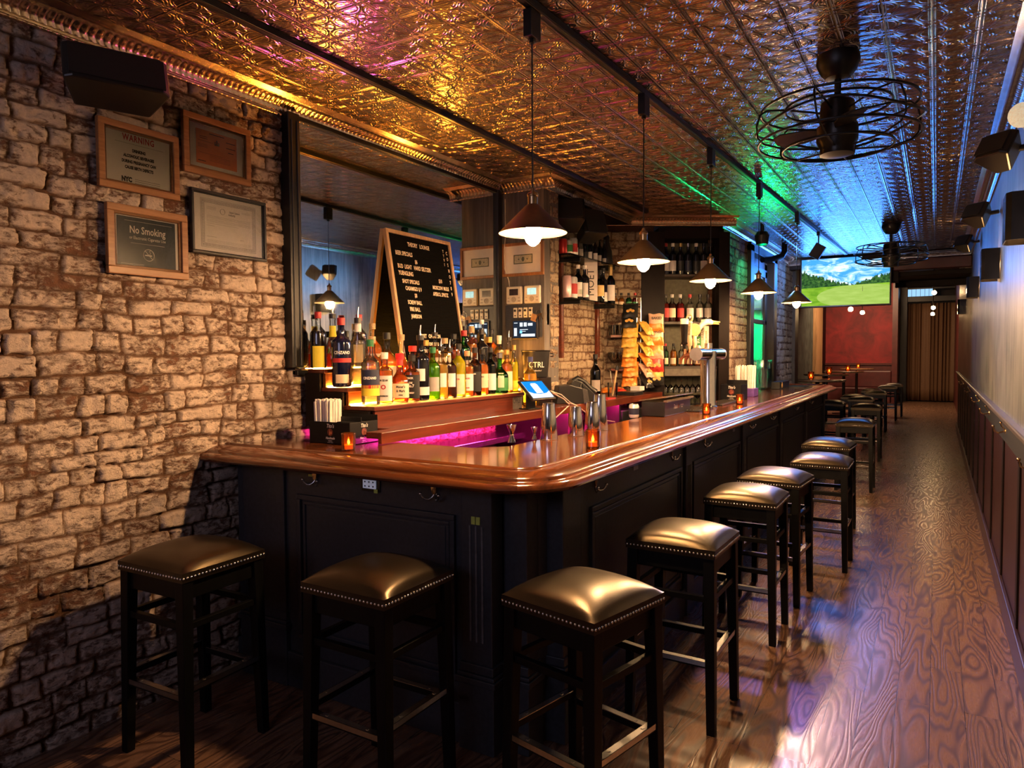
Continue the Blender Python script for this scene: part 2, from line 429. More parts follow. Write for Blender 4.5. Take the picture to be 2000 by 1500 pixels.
# ------------------------------------------------------------------ room shell
XL, XR, ZC = -2.88, .36, 2.80
def S_box(name, mat, *a, **k): return struct(MB().box(*a).build(name, mat, **k))
S_box('floor', oak_floor, -3.4, 1.0, -2.5, 26, -.06, 0)
S_box('ceiling', tin_mat, -2.95, .40, -2.5, 10.6, ZC, ZC+.05)
S_box('ceiling_rear', dark_brown, -3.4, 1.0, 10.6, 26, 3.62, 3.70)
S_box('wall_left', brick_main, XL-.12, XL-.03, -2.5, 4.9, 0, ZC)
struct(brick_wall('wall_left_brick', (XL-.02, .3), (0,1), 2.48, 0, 2.79, (1,0), brick_main, .0075, rows=.077, blen=.205, seed=4, depth=.012, rough=.95))
struct(brick_wall('wall_left_brick_near', (XL-.02, -2.45), (0,1), 2.75, 0, 2.79, (1,0), brick_main, .016, rows=.077, seed=11, depth=.02))
struct(brick_wall('wall_left_brick_low', (XL-.02, 2.78), (0,1), 1.87, .2, 1.5, (1,0), brick_main, .011, seed=9, depth=.018))
# pier between mirror and shelf bay
struct(MB().box(XL-.1, -2.50, 4.66, 4.89, 0, ZC).build('wall_pier', grey_wood))
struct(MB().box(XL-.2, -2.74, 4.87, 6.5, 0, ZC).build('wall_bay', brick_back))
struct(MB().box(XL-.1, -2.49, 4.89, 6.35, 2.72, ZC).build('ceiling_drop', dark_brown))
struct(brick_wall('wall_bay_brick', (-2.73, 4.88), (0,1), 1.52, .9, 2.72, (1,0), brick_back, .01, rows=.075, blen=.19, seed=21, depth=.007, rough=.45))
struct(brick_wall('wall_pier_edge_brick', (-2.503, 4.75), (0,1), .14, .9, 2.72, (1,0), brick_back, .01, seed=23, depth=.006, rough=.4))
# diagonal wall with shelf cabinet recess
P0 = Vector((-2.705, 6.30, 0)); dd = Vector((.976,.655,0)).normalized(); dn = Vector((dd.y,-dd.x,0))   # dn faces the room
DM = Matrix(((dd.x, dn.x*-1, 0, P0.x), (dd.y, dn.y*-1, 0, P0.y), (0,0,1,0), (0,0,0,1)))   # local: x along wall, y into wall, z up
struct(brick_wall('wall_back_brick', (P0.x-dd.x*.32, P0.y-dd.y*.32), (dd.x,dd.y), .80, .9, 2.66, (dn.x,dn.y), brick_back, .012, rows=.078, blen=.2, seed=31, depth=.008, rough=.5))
mb = MB(); mb.box(-.6, .46, .03, .12, 0, ZC, DM); struct(mb.build('wall_back', brick_back))
# wall C
XC = -1.80
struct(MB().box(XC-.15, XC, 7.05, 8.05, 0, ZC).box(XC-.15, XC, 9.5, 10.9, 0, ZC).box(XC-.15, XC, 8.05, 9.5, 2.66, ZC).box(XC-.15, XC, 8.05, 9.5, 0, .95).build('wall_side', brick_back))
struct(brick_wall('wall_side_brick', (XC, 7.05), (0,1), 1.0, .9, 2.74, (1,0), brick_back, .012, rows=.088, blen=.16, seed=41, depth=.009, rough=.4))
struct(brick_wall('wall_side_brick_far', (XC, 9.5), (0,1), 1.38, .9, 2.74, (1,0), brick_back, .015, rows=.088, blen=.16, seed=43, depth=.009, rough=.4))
S_box('trim_1', black_metal, XC-.1, XC+.05, 10.88, 11.15, 0, ZC)
# rear room
S_box('wall_rear_left', dark_plaster, -3.15, -3.0, 10.9, 21.6, 0, 3.62)
S_box('wall_rear_left_far', dark_brown, -3.15, -3.0, 22.8, 24.6, 0, 3.62)
S_box('trim_2', WOOD('old_post_wood', (.2,.1,.04), (.5,.3,.14), .6, 0, 'z'), -3.1, -2.9, 21.6, 22.8, 0, 3.6)
S_box('wall_bay_return', dark_plaster, -3.15, -1.8, 11.0, 11.12, 0, 3.62)
S_box('wall_rear', red_plaster, -3.15, -1.0, 24.3, 24.45, 1.16, 3.62)
S_box('wall_rear_low', dark_red, -3.15, -1.0, 24.25, 24.45, 0, 1.12)
S_box('trim_3', dark_red, -3.15, -.98, 24.2, 24.3, 1.12, 1.18)
S_box('wall_hall_left', dark_red, -1.12, -.98, 23.6, 25.2, 0, 3.62)
S_box('wall_end', dark_brown, -3.4, 1.0, 25.7, 25.8, 0, 3.7)
S_box('wall_right', wall_plaster, XR, XR+.12, -2.5, 16.2, 1.1, ZC)
S_box('wall_right_upper', dark_brown, XR, XR+.12, 10.6, 16.2, ZC, 3.7)
S_box('wall_right_rear', dark_red, XR+.1, XR+.25, 16.2, 25.7, 0, 3.7)
S_box('wall_right_low', M('wainscot_red', (.028,.007,.008), .4, var=.25, sc=6, grain=(1,1,.2)), XR+.005, XR+.12, -2.5, 16.2, 0, 1.1)
S_box('wall_near', dark_brown, -2.95, .45, -2.6, -2.5, 0, ZC)
mb = MB(); mb.box(XR-.012, XR+.005, -2.5, 16.2, .98, 1.105); struct(mb.build('trim_4', charcoal, bevel=.003))
mb = MB(); mb.box(XR-.04, XR+.005, -2.5, 16.2, 1.105, 1.135); struct(mb.build('trim_5', M('rail_cap', (.10,.085,.09), .3, var=.1), bevel=.008))
mb = MB()
for y in [y*.98+.3 for y in range(-2, 16)]: mb.box(XR-.004, XR+.005, y, y+.075, .13, .98)
struct(mb.build('trim_6', dark_brown, bevel=.002))
mb = MB(); mb.box(XR-.018, XR+.005, -2.5, 16.2, 0, .14); struct(mb.build('baseboard_right', M('baseboard_brown', (.045,.02,.017), .35, var=.2), bevel=.006))
# end of the tin ceiling: header with soffit over the passage
mb = MB(); mb.box(-1.95, .40, 10.6, 10.72, 2.66, 3.62); mb.box(-.50, .40, 10.72, 11.6, 2.5, 2.56); mb.box(-.52, .40, 11.5, 11.6, 2.42, 2.6)
mb.box(-.56, -.44, 10.6, 10.75, 2.42, 2.8)
struct(mb.build('wall_header', dark_brown, bevel=.005))
mb = MB(); mb.box(-.5, .36, 10.50, 10.6, 2.56, 2.70); struct(mb.build('trim_7', dark_red, bevel=.01))

# cornices of pressed tin
def cornice(name, p0, p1, out, mat, zb=2.715, w=.085, res=.0035):
    p0 = Vector(p0); p1 = Vector(p1); L = (p1-p0).length; d = (p1-p0)/L; o = Vector(out)
    prof = [(0,0),(.012,.001),(.014,.010),(.004,.012),(.006,.020)]
    n = 16
    for i in range(n+1):
        a = PI/2*i/n; prof.append((.008+(w-.022)*(1-math.cos(a)), .020+(w-.034)*math.sin(a)))
    prof += [(w-.012, w-.012), (w-.004, w-.010), (w, w-.003), (w+.02, w), (w+.022, w+.004)]
    nu = int(L/res); m = len(prof)
    bm = bmesh.new(); rows = []
    for i in range(nu+1):
        s = L*i/nu; row = []
        ph = s/.030; f = ph-math.floor(ph)
        for k, (u, z) in enumerate(prof):
            tt = (k-5)/n
            dsp = 0
            if 0 <= tt <= 1:
                env = math.sin(PI*min(1, max(0, tt)))**.6
                leaf = abs(math.sin(PI*(f+.35*math.sin(tt*PI))))**.5*(.75+.25*math.sin(tt*14))
                vein = .35*abs(math.sin(3*PI*f))
                dsp = .0075*env*(leaf-vein*.4)
            else: dsp = .002*(1 if f > .5 else 0) if k < 3 else 0
            p = p0+d*s+o*(u+dsp*.7); row.append(bm.verts.new((p.x, p.y, zb+z-dsp*.7)))
        rows.append(row)
    for A, B in zip(rows, rows[1:]):
        for k in range(m-1): bm.faces.new((A[k], A[k+1], B[k+1], B[k]))
    bmesh.ops.recalc_face_normals(bm, faces=bm.faces)
    me = bpy.data.meshes.new(name); bm.to_mesh(me); bm.free(); me.shade_smooth(); me.materials.append(mat)
    ob = bpy.data.objects.new(name, me); COL.objects.link(ob); return struct(ob)
cornice('trim_8', (XL,.6,0), (XL,4.65,0), (1,0,0), cornice_tin)
cornice('trim_9', (XL,4.65,0), (-2.40,4.65,0), (0,-1,0), cornice_tin)
cornice('trim_10', (-2.49,4.60,0), (-2.49,6.36,0), (1,0,0), cornice_tin, res=.008)
a = P0-dd*.3; b = P0+dd*1.25
cornice('trim_11', (a.x,a.y,0), (b.x,b.y,0), tuple(dn), cornice_tin, res=.008)
cornice('trim_12', (XC,7.0,0), (XC,10.6,0), (1,0,0), cornice_silver, res=.009)
cornice('trim_13', (XR,.5,0), (XR,10.6,0), (-1,0,0), cornice_silver, res=.012)
cornice('trim_14', (-1.8,10.6,0), (XR,10.6,0), (0,-1,0), cornice_silver, zb=2.715, res=.012)

# door_1: tall glazed door frame in wall C, street behind lit green and blue
DX = XC
mb = MB()
mb.box(DX-.06, DX+.05, 8.03, 8.20, .9, 2.70); mb.box(DX-.06, DX+.05, 9.35, 9.52, .9, 2.70); mb.box(DX-.06, DX+.05, 8.03, 9.52, 2.62, 2.72)
struct(mb.build('door_1', black_metal, bevel=.006))
mb = MB(); mb.box(DX-.05, DX-.02, 8.26, 8.36, .95, 2.5); mb.box(DX-.05, DX-.02, 9.14, 9.24, .95, 2.5); mb.box(DX-.05, DX-.02, 8.26, 9.24, 2.42, 2.52); mb.box(DX-.05, DX-.02, 8.26, 9.24, 1.85, 1.90)
struct(mb.build('door_1_sash', black_metal, bevel=.004))
mb = MB(); mb.box(DX-.035, DX-.031, 8.36, 9.14, .95, 2.42); struct(mb.build('door_1_pane', clear_glass))
mb = MB(); mb.box(DX-.07, DX-.045, 8.2, 8.28, .9, 2.6); mb.box(DX-.07, DX-.045, 9.22, 9.35, .9, 2.6); mb.box(DX-.07, DX-.045, 8.2, 9.35, 2.5, 2.62)
struct(mb.build('trim_15', M('door_casing_blue_grey', (.35,.38,.45), .4, var=.08)))
# small lit lobby behind the glass
struct(MB().box(DX-.95, DX-.9, 7.9, 9.6, .5, 2.8).box(DX-.95, DX-.06, 9.46, 9.52, .5, 2.8).box(DX-.95, DX-.15, 7.9, 7.95, .5, 2.8).build('wall_lobby', M('lobby_white', (.6,.62,.6), .7, var=.08, sc=4)))

exec_parts = []
# ------------------------------------------------------------------ the bar
bar = thing('bar_counter', 'long black panelled bar front with fluted pilasters carrying the wooden bar top', 'bar', (-1.9, 2.3, 0))
def L3(o): o.matrix_parent_inverse = o.parent.matrix_world.inverted() if False else Matrix.Translation(-Vector(o.parent.location)); return o
def part(mb, name, mat, parent, **k):
    """part given in world coordinates under an unrotated thing"""
    o = mb.build(name, mat, parent, **k); loc = Vector(parent.location)
    if parent.parent: loc = loc+Vector(parent.parent.location)
    o.location = -loc if parent.type == 'EMPTY' else Vector((0,0,0)); return o
YF, XF = 2.22, -1.23
mb = MB(); mb.box(XL+.03, -1.42, YF, 2.60, .0, 1.03); mb.box(-1.66, XF, 2.60, 9.95, 0, 1.03); mb.prism([(-1.66,YF+.001),(-1.42,YF+.001),(-1.42,2.28),(-1.30,2.30),(-1.26,2.5),(XF-.001,2.62),(-1.66,2.62)], 0, 1.028)
part(mb, 'body', black_paint, bar)
def frame_panel_y(x0, x1, z0, z1, y):      # raised panel on a face looking -y
    m = MB()
    w = .018
    for (a, b, c, d, e, k) in ((0,0,0,0,.016,.022), (.03,.03,.03,.03,.008,.014)):
        X0, X1, Z0, Z1 = x0+a, x1-b, z0+c, z1-d
        m.box(X0, X1, y-e, y+.01, Z1-k, Z1); m.box(X0, X1, y-e, y+.01, Z0, Z0+k); m.box(X0, X0+k, y-e, y+.01, Z0+k, Z1-k); m.box(X1-k, X1, y-e, y+.01, Z0+k, Z1-k)
    m.box(x0+.05, x1-.05, y-.004, y+.01, z0+.05, z1-.05); return m
def frame_panel_x(y0, y1, z0, z1, x):      # raised panel on a face looking +x
    m = MB()
    for (a, e, k) in ((0,.016,.022), (.03,.008,.014)):
        Y0, Y1, Z0, Z1 = y0+a, y1-a, z0+a, z1-a
        m.box(x-.01, x+e, Y0, Y1, Z1-k, Z1); m.box(x-.01, x+e, Y0, Y1, Z0, Z0+k); m.box(x-.01, x+e, Y0, Y0+k, Z0+k, Z1-k); m.box(x-.01, x+e, Y1-k, Y1, Z0+k, Z1-k)
    m.box(x-.01, x+.004, y0+.05, y1-.05, z0+.05, z1-.05); return m
part(frame_panel_y(-2.44, -1.58, .235, .885, YF), 'raised_panel', black_paint, bar, bevel=.003)
def base_mould(m, x0, x1, y0, y1):
    m.box(x0-.012, x1+.012, y0-.012, y1, 0, .26); m.box(x0-.022, x1+.022, y0-.022, y1, .26, .285); m.box(x0-.016, x1+.016, y0-.016, y1, .285, .30); m.box(x0-.008, x1+.008, y0-.008, y1, .30, .335)
def pilaster(x0, x1, y0, y1, flutes=None):
    m = MB(); m.box(x0, x1, y0, y1, 0, 1.028); base_mould(m, x0, x1, y0, y1)
    m.box(x0-.008, x1+.008, y0-.008, y1, .99, 1.028)
    o = part(m, 'pilaster', black_paint, bar, bevel=.004)
    if flutes:
        f = MB()
        if flutes == 'y':
            for k in range(3):
                xx = x0+(x1-x0)*(.3+.2*k); f.cyl((xx, y0-.001, .42), (xx, y0-.001, .86), .0045, 8)
        else:
            for k in range(3):
                yy = y0+(y1-y0)*(.3+.2*k); f.cyl((x1+.001, yy, .42), (x1+.001, yy, .86), .0045, 8)
        fo = f.build('flute', M('flute_grey', (.13,.13,.14), .4), o); fo.location = (0,0,0)
pilaster(-2.80, -2.52, YF-.015, YF+.05); pilaster(-1.535, -1.40, YF-.03, YF+.05, 'y')
pilaster(-1.385, -1.29, 2.26, 2.36); pilaster(-1.30, XF+.02, 2.40, 2.56)
ys = [2.62, 4.06, 5.44, 6.9, 8.36, 9.80]
for a, b in zip(ys, ys[1:]):
    part(frame_panel_x(a+.06, b-.16, .22, .865, XF), 'raised_panel', black_paint, bar, bevel=.003)
    if b < 9.9: pilaster(XF-.04, XF+.018, b-.1, b+.02, 'x')
mb = MB(); mb.box(XL+.03, -1.45, YF-.02, YF+.02, 0, .16); mb.box(XF-.02, XF+.02, 2.58, 9.97, 0, .16)
part(mb, 'plinth', black_paint, bar, bevel=.006)
# purse hooks, outlet, stickers
def hook_pair(x, y, z, face):
    m = MB(); T = Matrix.Translation((x, y, z)) @ (Matrix.Rotation(PI/2, 4, 'Z') if face == 'x' else Matrix()) @ Matrix.Scale(1.3, 4)
    m.bm.verts.ensure_lookup_table()
    def P(a, b, c): return T @ Vector((a, b, c))
    m.box(-.008, .008, -.006, .002, .0, .035, T); m.cyl(P(0,-.004,.028), P(0,-.010,.028), .011, 10); 
    for s_ in (-1, 1):
        pts = [P(s_*a_, -.004-b_, c_) for a_, b_, c_ in ((0,0,.004),(.006,.006,-.008),(.014,.013,-.014),(.023,.019,-.013),(.030,.024,-.006),(.034,.027,.004))]
        m.tube(pts, .0042, 8); m.ball(pts[-1], .0075, 8)
    o = m.build('purse_hook', nickel, bar, smooth=50); o.location = -Vector(bar.location)
    w = MB(); w.lathe([(0,-.002),(.012,0),(.012,.004),(0,.006)], 12, T @ Matrix.Translation((0,-.008,.020)) @ Matrix.Rotation(PI/2,4,'X') @ Matrix.Diagonal((.8,1.6,1,1)))
    wo = w.build('hook_plate', brass, o)
for x in (-2.326, -1.676): hook_pair(x, YF, .955, 'y')
for y in (2.72, 3.72, 4.35, 5.6, 6.4, 7.6, 8.6): hook_pair(XF+.001, y, .945, 'x')
mb = MB(); mb.box(-2.06, -1.958, YF-.006, YF+.002, .935, .995)
p = part(mb, 'outlet_box', M('outlet_black', (.006,.006,.006), .3), bar, bevel=.002)
mb = MB(); mb.box(-2.047, -1.978, YF-.011, YF-.004, .948, .985)
q = mb.build('outlet_plate', M('outlet_white_glow', (.8,.8,.85), .4, emit=(.7,.75,1), es=.08), p)  # white plate brightened by a faint emission; it is no lamp
mb = MB()
for dx in (-.022, 0, .022):
    for dz in (-.009, .009): mb.box(-2.0125+dx-.003, -2.0125+dx+.003, YF-.0125, YF-.0105, .9665+dz-.003, .9665+dz+.003)
mb.build('outlet_slots', print_black, p)
stick = M('yellow_green_sticker', (.5,.6,.12), .5, var=.1)
for q_ in ((-1.487, -1.470, YF-.034, YF-.0295, .866, .895),(-1.466, -1.449, YF-.034, YF-.0295, .866, .895),(-2.375, -2.35, YF-.003, YF, .968, .978),(-1.985, -1.965, YF-.013, YF-.0115, .932, .948)): part(MB().box(*q_), 'sticker', stick, bar)
mb = MB(); mb.box(XF-.001, XF+.003, 3.18, 3.24, .945, .965); mb.box(XF-.001, XF+.003, 5.1, 5.16, .945, .965); part(mb, 'plaque', M('plaque_grey', (.3,.3,.32), .4), bar)

# wooden bar top with a moulded arm rail
CX, CY = -1.35, 2.30
def arc(r, n=10, a0=-PI/2, a1=0, c=(CX, CY)): return [(c[0]+r*math.cos(a0+(a1-a0)*k/n), c[1]+r*math.sin(a0+(a1-a0)*k/n)) for k in range(n+1)]
CE = (-1.35, 10.0)
poly = [(XL+.02, 2.20)]+arc(.10)+arc(.10, 8, 0, PI/2, CE)+[(-1.79, 10.10), (-1.79, 7.45), (-1.68, 7.3), (-1.68, 2.78), (-1.80, 2.655), (XL+.02, 2.655)]
top = MB().prism(poly, 1.032, 1.08).build('worktop', cherry, bevel=.003)
tag(top, 'glossy reddish cherry wood L-shaped bar top with moulded arm rail edge', 'bar top')
path = [(Vector((XL-.02, 2.20, 0)), Vector((0,-1,0)))]
for k in range(13):
    a = -PI/2+PI/2*k/12; path.append((Vector((CX+.1*math.cos(a), CY+.1*math.sin(a), 0)), Vector((math.cos(a), math.sin(a), 0))))
for k in range(9):
    a = PI/2*k/8; path.append((Vector((CE[0]+.1*math.cos(a), CE[1]+.1*math.sin(a), 0)), Vector((math.cos(a), math.sin(a), 0))))
path.append((Vector((-1.79, 10.1, 0)), Vector((0,1,0))))
prof = [(-.004,1.030),(-.004,1.083),(.002,1.089),(.009,1.0915),(.015,1.089),(.019,1.084),(.026,1.0835),(.034,1.086),(.06,1.0835),(.085,1.078),(.105,1.071),(.116,1.065),(.119,1.059),(.123,1.0565),
        (.134,1.056),(.147,1.052),(.156,1.044),(.160,1.035),(.157,1.027),(.149,1.021),(.138,1.019),(.13,1.0175),(.122,1.0145),(.09,1.014),(.03,1.016),(.02,1.028)]
# the rail grain runs along each leg
rl = MB(); rl.sweep(path[:6], prof); rl.mi = 1; rl.sweep(path[5:], prof)
ro = rl.build('arm_rail', [cherry_x, cherry], top, smooth=35)

# ------------------------------------------------------------------ bar stools
def make_stool():
    t = thing('bar_stool', 'x', 'bar stool', (0,0,0))
    h = .185
    def seatf(u, v):
        a = (u-.5)*2; b = (v-.5)*2
        ex = max(abs(a), abs(b))
        k = (1-abs(a)**2.6)*(1-abs(b)**2.6)
        z = .735+.055*k**.55
        return Vector((a*h, b*h, z))
    m = MB(); m.grid(seatf, 28, 28)
    bm_e = [(-h,-h),(h,-h),(h,h),(-h,h)]
    m.box(-h, h, -h, h, .700, .7349)
    m.build('seat', leather, t, smooth=40)
    m = MB(); n = 24
    for sx, sy, ax in ((0,-1,'x'),(0,1,'x'),(-1,0,'y'),(1,0,'y')):
        for k in range(n):
            q = -h+.006+(2*h-.012)*k/(n-1)
            c = (q, sy*(h+.0005), .716) if ax == 'x' else (sx*(h+.0005), q, .716)
            m.ball(c, .0052, 6)
    m.build('nailhead_trim', nickel, t, smooth=60)
    m = MB(); g = .168
    m.box(-g, g, -g, g, .63, .70)
    m.build('seat_frame', stool_wood, t, bevel=.004)
    for sx in (-1,1):
        for sy in (-1,1):
            m = MB(); x0, y0 = sx*.158, sy*.158; x1, y1 = sx*.172, sy*.172
            v = [m.bm.verts.new((x+dx, y+dy, z)) for (x, y, z, w) in ((x1, y1, 0, .0165), (x0, y0, .699, .022)) for dx, dy in ((-w,-w),(w,-w),(w,w),(-w,w))]
            for f in ((3,2,1,0),(4,5,6,7),(0,1,5,4),(1,2,6,5),(2,3,7,6),(3,0,4,7)): m.bm.faces.new([v[i] for i in f])
            m.build('leg', stool_wood, t, bevel=.002)
    for z, off, metal in ((.535, 0, 0), (.275, .03, 1)):
        for k in range(4):
            T = Matrix.Rotation(k*PI/2, 4, 'Z'); zz = z+(off if k % 2 else 0)
            d_ = .160 if z > .4 else .166
            m = MB(); m.box(-d_, d_, -d_-.012, -d_+.010, zz-.014, zz+.010, T)
            s_ = m.build('stretcher' if not metal else 'footrest', stool_wood, t, bevel=.002)
            if metal:
                m = MB(); m.box(-d_+.014, d_-.014, -d_-.0145, -d_+.0115, zz+.0095, zz+.0125, T); m.box(-d_+.014, d_-.014, -d_-.0148, -d_-.012, zz-.006, zz+.0125, T)
                for q in (-.09, .09): m.box(q-.004, q+.004, -d_-.004, -d_+.004, zz+.0125, zz+.014, T)
                m.build('kick_plate', steel, s_)
    return t
stools = [
 ((-2.455,1.70),2,'black leather bar stool against the brick wall, leftmost in front of the short bar side'),
 ((-1.655,1.86),0,'black leather bar stool centred before the panelled short side of the bar'),
 ((-.96,2.045),-13,'nearest bar stool at the bar corner, turned askew, gold light over its seat'),
 ((-.905,2.925),-1,'first bar stool along the long bar side just past the corner'),
 ((-.87,3.935),0,'second bar stool along the long bar side past the corner'),
 ((-.845,4.60),-4,'third bar stool along the long bar side, tucked close behind the second'),
 ((-.685,5.45),0,'bar stool standing further out into the aisle than those before it, fourth past the corner'),
 ((-.765,6.50),-3,'fifth bar stool past the corner with a blue reflection on its seat'),
 ((-.75,8.62),0,'sixth bar stool past the corner, alone in the far part of the long bar'),
 ((-.83,11.12),0,'bar stool just beyond the far end of the bar'),
 ((-1.36,11.75),0,'bar stool half hidden behind the far end of the bar top'),
 ((-1.05,13.0),0,'bar stool at the near high table on its aisle side'),
 ((-1.22,13.6),0,'bar stool tucked behind the one at the near high table'),
 ((-.98,15.2),0,'bar stool before the second high table in the rear'),
 ((-1.1,16.0),0,'bar stool on the aisle side of the second high table'),
 ((-.92,17.8),0,'bar stool before the third high table, furthest of the rear ones but one'),
 ((-.85,18.9),0,'furthest bar stool, by the third high table near the red wall')]
st = make_stool()
for i, ((x, y), rz, lab) in enumerate(stools):
    if i == 0: st.location = (x,y,0); st.rotation_euler = (0,0,R(rz)); st['label'] = lab; st['group'] = 'black bar stools'
    else: dup(st, (x,y,0), R(rz), lab, 'black bar stools')

# ------------------------------------------------------------------ ceiling tracks, pendants
def track(name, x0, y0, x1, y1, lab):
    t = thing(name, lab, 'light track', (x0, y0, ZC))
    a = Vector((x0,y0,0)); b = Vector((x1,y1,0)); d = (b-a).normalized(); n_ = Vector((d.y,-d.x,0))
    def q(s_, w, z): p = a+d*s_+n_*w; return (p.x, p.y, z)
    m = MB(); L = (b-a).length
    v = [m.bm.verts.new(q(s_, w, z)) for s_ in (0, L) for (w, z) in ((-.018,2.772),(.018,2.772),(.018,2.799),(-.018,2.799))]
    for f in ((0,1,2,3),(7,6,5,4),(0,4,5,1),(1,5,6,2),(2,6,7,3),(3,7,4,0)): m.bm.faces.new([v[i] for i in f])
    part(m, 'rail', black_metal, t, bevel=.002)
    m = MB()
    for w in (-.012, .012):
        m.cyl(q(0, w, 2.771), q(L, w, 2.771), .002, 6)
    part(m, 'conductor', M('track_edge', (.12,.08,.05), .3, .8), t)
    return t
track('light_track', -1.325, 1.6, -1.03, 10.2, 'black ceiling light track over the bar carrying the pendants')
track('light_track', -2.30, 1.0, -2.27, 6.2, 'black ceiling track between the bar and the mirror wall')
bulb_mat = EM('bulb_glow', (1.0,.57,.26), 840.0)
def make_pendant():
    t = thing('pendant_lamp', 'x', 'lamp', (0,0,1.955))
    m = MB(); m.cbox((0,0,.765), (.035,.075,.10)); m.cyl((0,0,.70),(0,0,.72),.012,10)
    m.build('track_adapter', black_metal, t, bevel=.003)
    m = MB(); m.cyl((0,0,.165),(0,0,.715),.0032,8); m.build('cord', black_plastic, t)
    m = MB(); m.lathe([(0,.168),(.007,.168),(.009,.155),(.018,.150),(.022,.143),(.022,.138),(.0185,.136),(.0185,.108),(.022,.106),(.022,.100),(.0,.100)], 20)
    m.build('socket', brass, t, smooth=30)
    m = MB(); m.lathe([(.022,.106),(.030,.100),(.126,.004),(.129,0)], 40)
    m.mi = 1; m.lathe([(.1285,-.0005),(.125,.002),(.029,.097),(.02,.1)], 40)
    m.build('shade', [bronze, shade_in], t, smooth=30, keepn=True)
    m = MB(); m.lathe([(0,-.049),(.010,-.046),(.024,-.034),(.032,-.016),(.033,.002),(.028,.018),(.017,.036),(.012,.05),(.012,.06),(0,.06)], 16)
    m.build('bulb', bulb_mat, t, smooth=60)
    return t
pend = [(-1.309,2.352,'nearest'),(-1.256,3.383,'second'),(-1.225,4.487,'third'),(-1.163,5.591,'fourth'),(-1.096,6.869,'furthest')]
pd = make_pendant()
for i, (x, y, w) in enumerate(pend):
    lab = 'lit bronze cone pendant lamp over the bar, '+w+' from the camera'
    if i == 0: pd.location = (x,y,1.955); pd['label'] = lab; pd['group'] = 'cone pendants over the bar'
    else: dup(pd, (x,y,1.955), None, lab, 'cone pendants over the bar')
sp = thing('track_spotlight', 'small black rectangular spotlight hanging from the far end of the track', 'spotlight', (-1.085,8.13,2.77))
m = MB(); m.cbox((0,0,-.02),(.03,.08,.04)); m.cyl((0,0,-.03),(0,0,-.12),.007,8); m.build('stem', black_metal, sp)
m = MB(); m.cbox((0,0,0),(.11,.05,.15), Matrix.Translation((-.01,0,-.20)) @ Matrix.Rotation(R(32),4,'Y')); m.build('lamp_head', black_metal, sp, bevel=.004)

# caged ceiling fans
def make_fan():
    t = thing('caged_ceiling_fan', 'x', 'ceiling fan', (0,0,ZC))
    m = MB(); m.lathe([(0,-.001),(.085,-.001),(.09,-.03),(.075,-.07),(.05,-.10),(.02,-.105),(0,-.105)], 28); m.build('canopy', black_metal, t, smooth=40)
    m = MB(); m.cyl((0,0,-.10),(0,0,-.20),.014,12); m.build('downrod', black_metal, t)
    m = MB(); m.lathe([(0,-.19),(.05,-.19),(.068,-.205),(.072,-.24),(.072,-.30),(.085,-.31),(.085,-.37),(.07,-.40),(.07,-.43),(0,-.435)], 28); m.build('motor_housing', M('fan_dark_metal', (.03,.027,.025), .3, .7), t, smooth=35)
    m = MB()
    for k in range(3):
        T = Matrix.Rotation(k*2*PI/3+.9, 4, 'Z') @ Matrix.Translation((0,0,-.325)) @ Matrix.Rotation(R(14),4,'X')
        m.prism([(.07,-.03),(.15,-.055),(.24,-.06),(.27,-.03),(.27,.03),(.23,.055),(.12,.05),(.07,.03)], -.003, .003, T)
        ob = m.build('blade', M('fan_blade_black', (.02,.02,.02), .3), t, bevel=.001); m = MB()
    def ring(r, z, sq=0.0): return [(r*math.cos(a), r*math.sin(a), z+sq*math.sin(3*a)) for a in [2*PI*k/48 for k in range(48)]]
    m = MB()
    for r, z, sq in ((.318,-.225,0),(.338,-.30,.02),(.328,-.365,.0),(.225,-.40,.0),(.215,-.22,.0)): m.tube(ring(r, z, sq), .0055, 6, True)
    for k in range(6):
        a = k*PI/3+.3
        pts = [(.07,-.245),(.215,-.22),(.295,-.22),(.325,-.24),(.340,-.29),(.337,-.345),(.310,-.375),(.225,-.40),(.08,-.405)]
        m.tube([(r*math.cos(a+.18*j/8), r*math.sin(a+.18*j/8), z) for j, (r, z) in enumerate(pts)], .0045, 6)
    m.build('cage', black_metal, t, smooth=60); m = None
    return t
fan = make_fan(); fan.location = (-.39,3.45,ZC); fan['label'] = 'black caged ceiling fan nearest the camera in the middle of the tin ceiling'; fan['group'] = 'caged ceiling fans'
dup(fan, (-.414,8.2,ZC), .4, 'far black caged ceiling fan in front of the television', 'caged ceiling fans')

# ------------------------------------------------------------------ mirror and back bar
mir = thing('wall_mirror', 'large black framed mirror on the brick wall behind the liquor bottles', 'mirror', (XL, 3.6, 1.46))
t_ = NT('mirror_silver'); t_.bsdf((.80,.83,.80), .015, 1.0); mirror_mat = t_.m
part(MB().box(XL-.02, XL+.012, 2.60, 4.60, 1.40, 2.72), 'mirror_glass', mirror_mat, mir)
m = MB(); m.box(XL-.02, XL+.045, 2.555, 2.63, 1.44, 2.74); m.box(XL-.02, XL+.035, 4.575, 4.63, 1.40, 2.74); m.box(XL-.02, XL+.03, 2.60, 4.60, 1.40, 1.425); m.box(XL-.02, XL+.03, 2.60, 4.60, 2.715, 2.74)
part(m, 'frame', black_metal, mir, bevel=.003)
m = MB(); m.cyl((XL+.046,2.575,1.45),(XL+.046,2.575,2.7),.004,8); m.cyl((XL+.046,2.612,1.45),(XL+.046,2.612,2.7),.005,8); part(m, 'trim_bead', charcoal, mir)

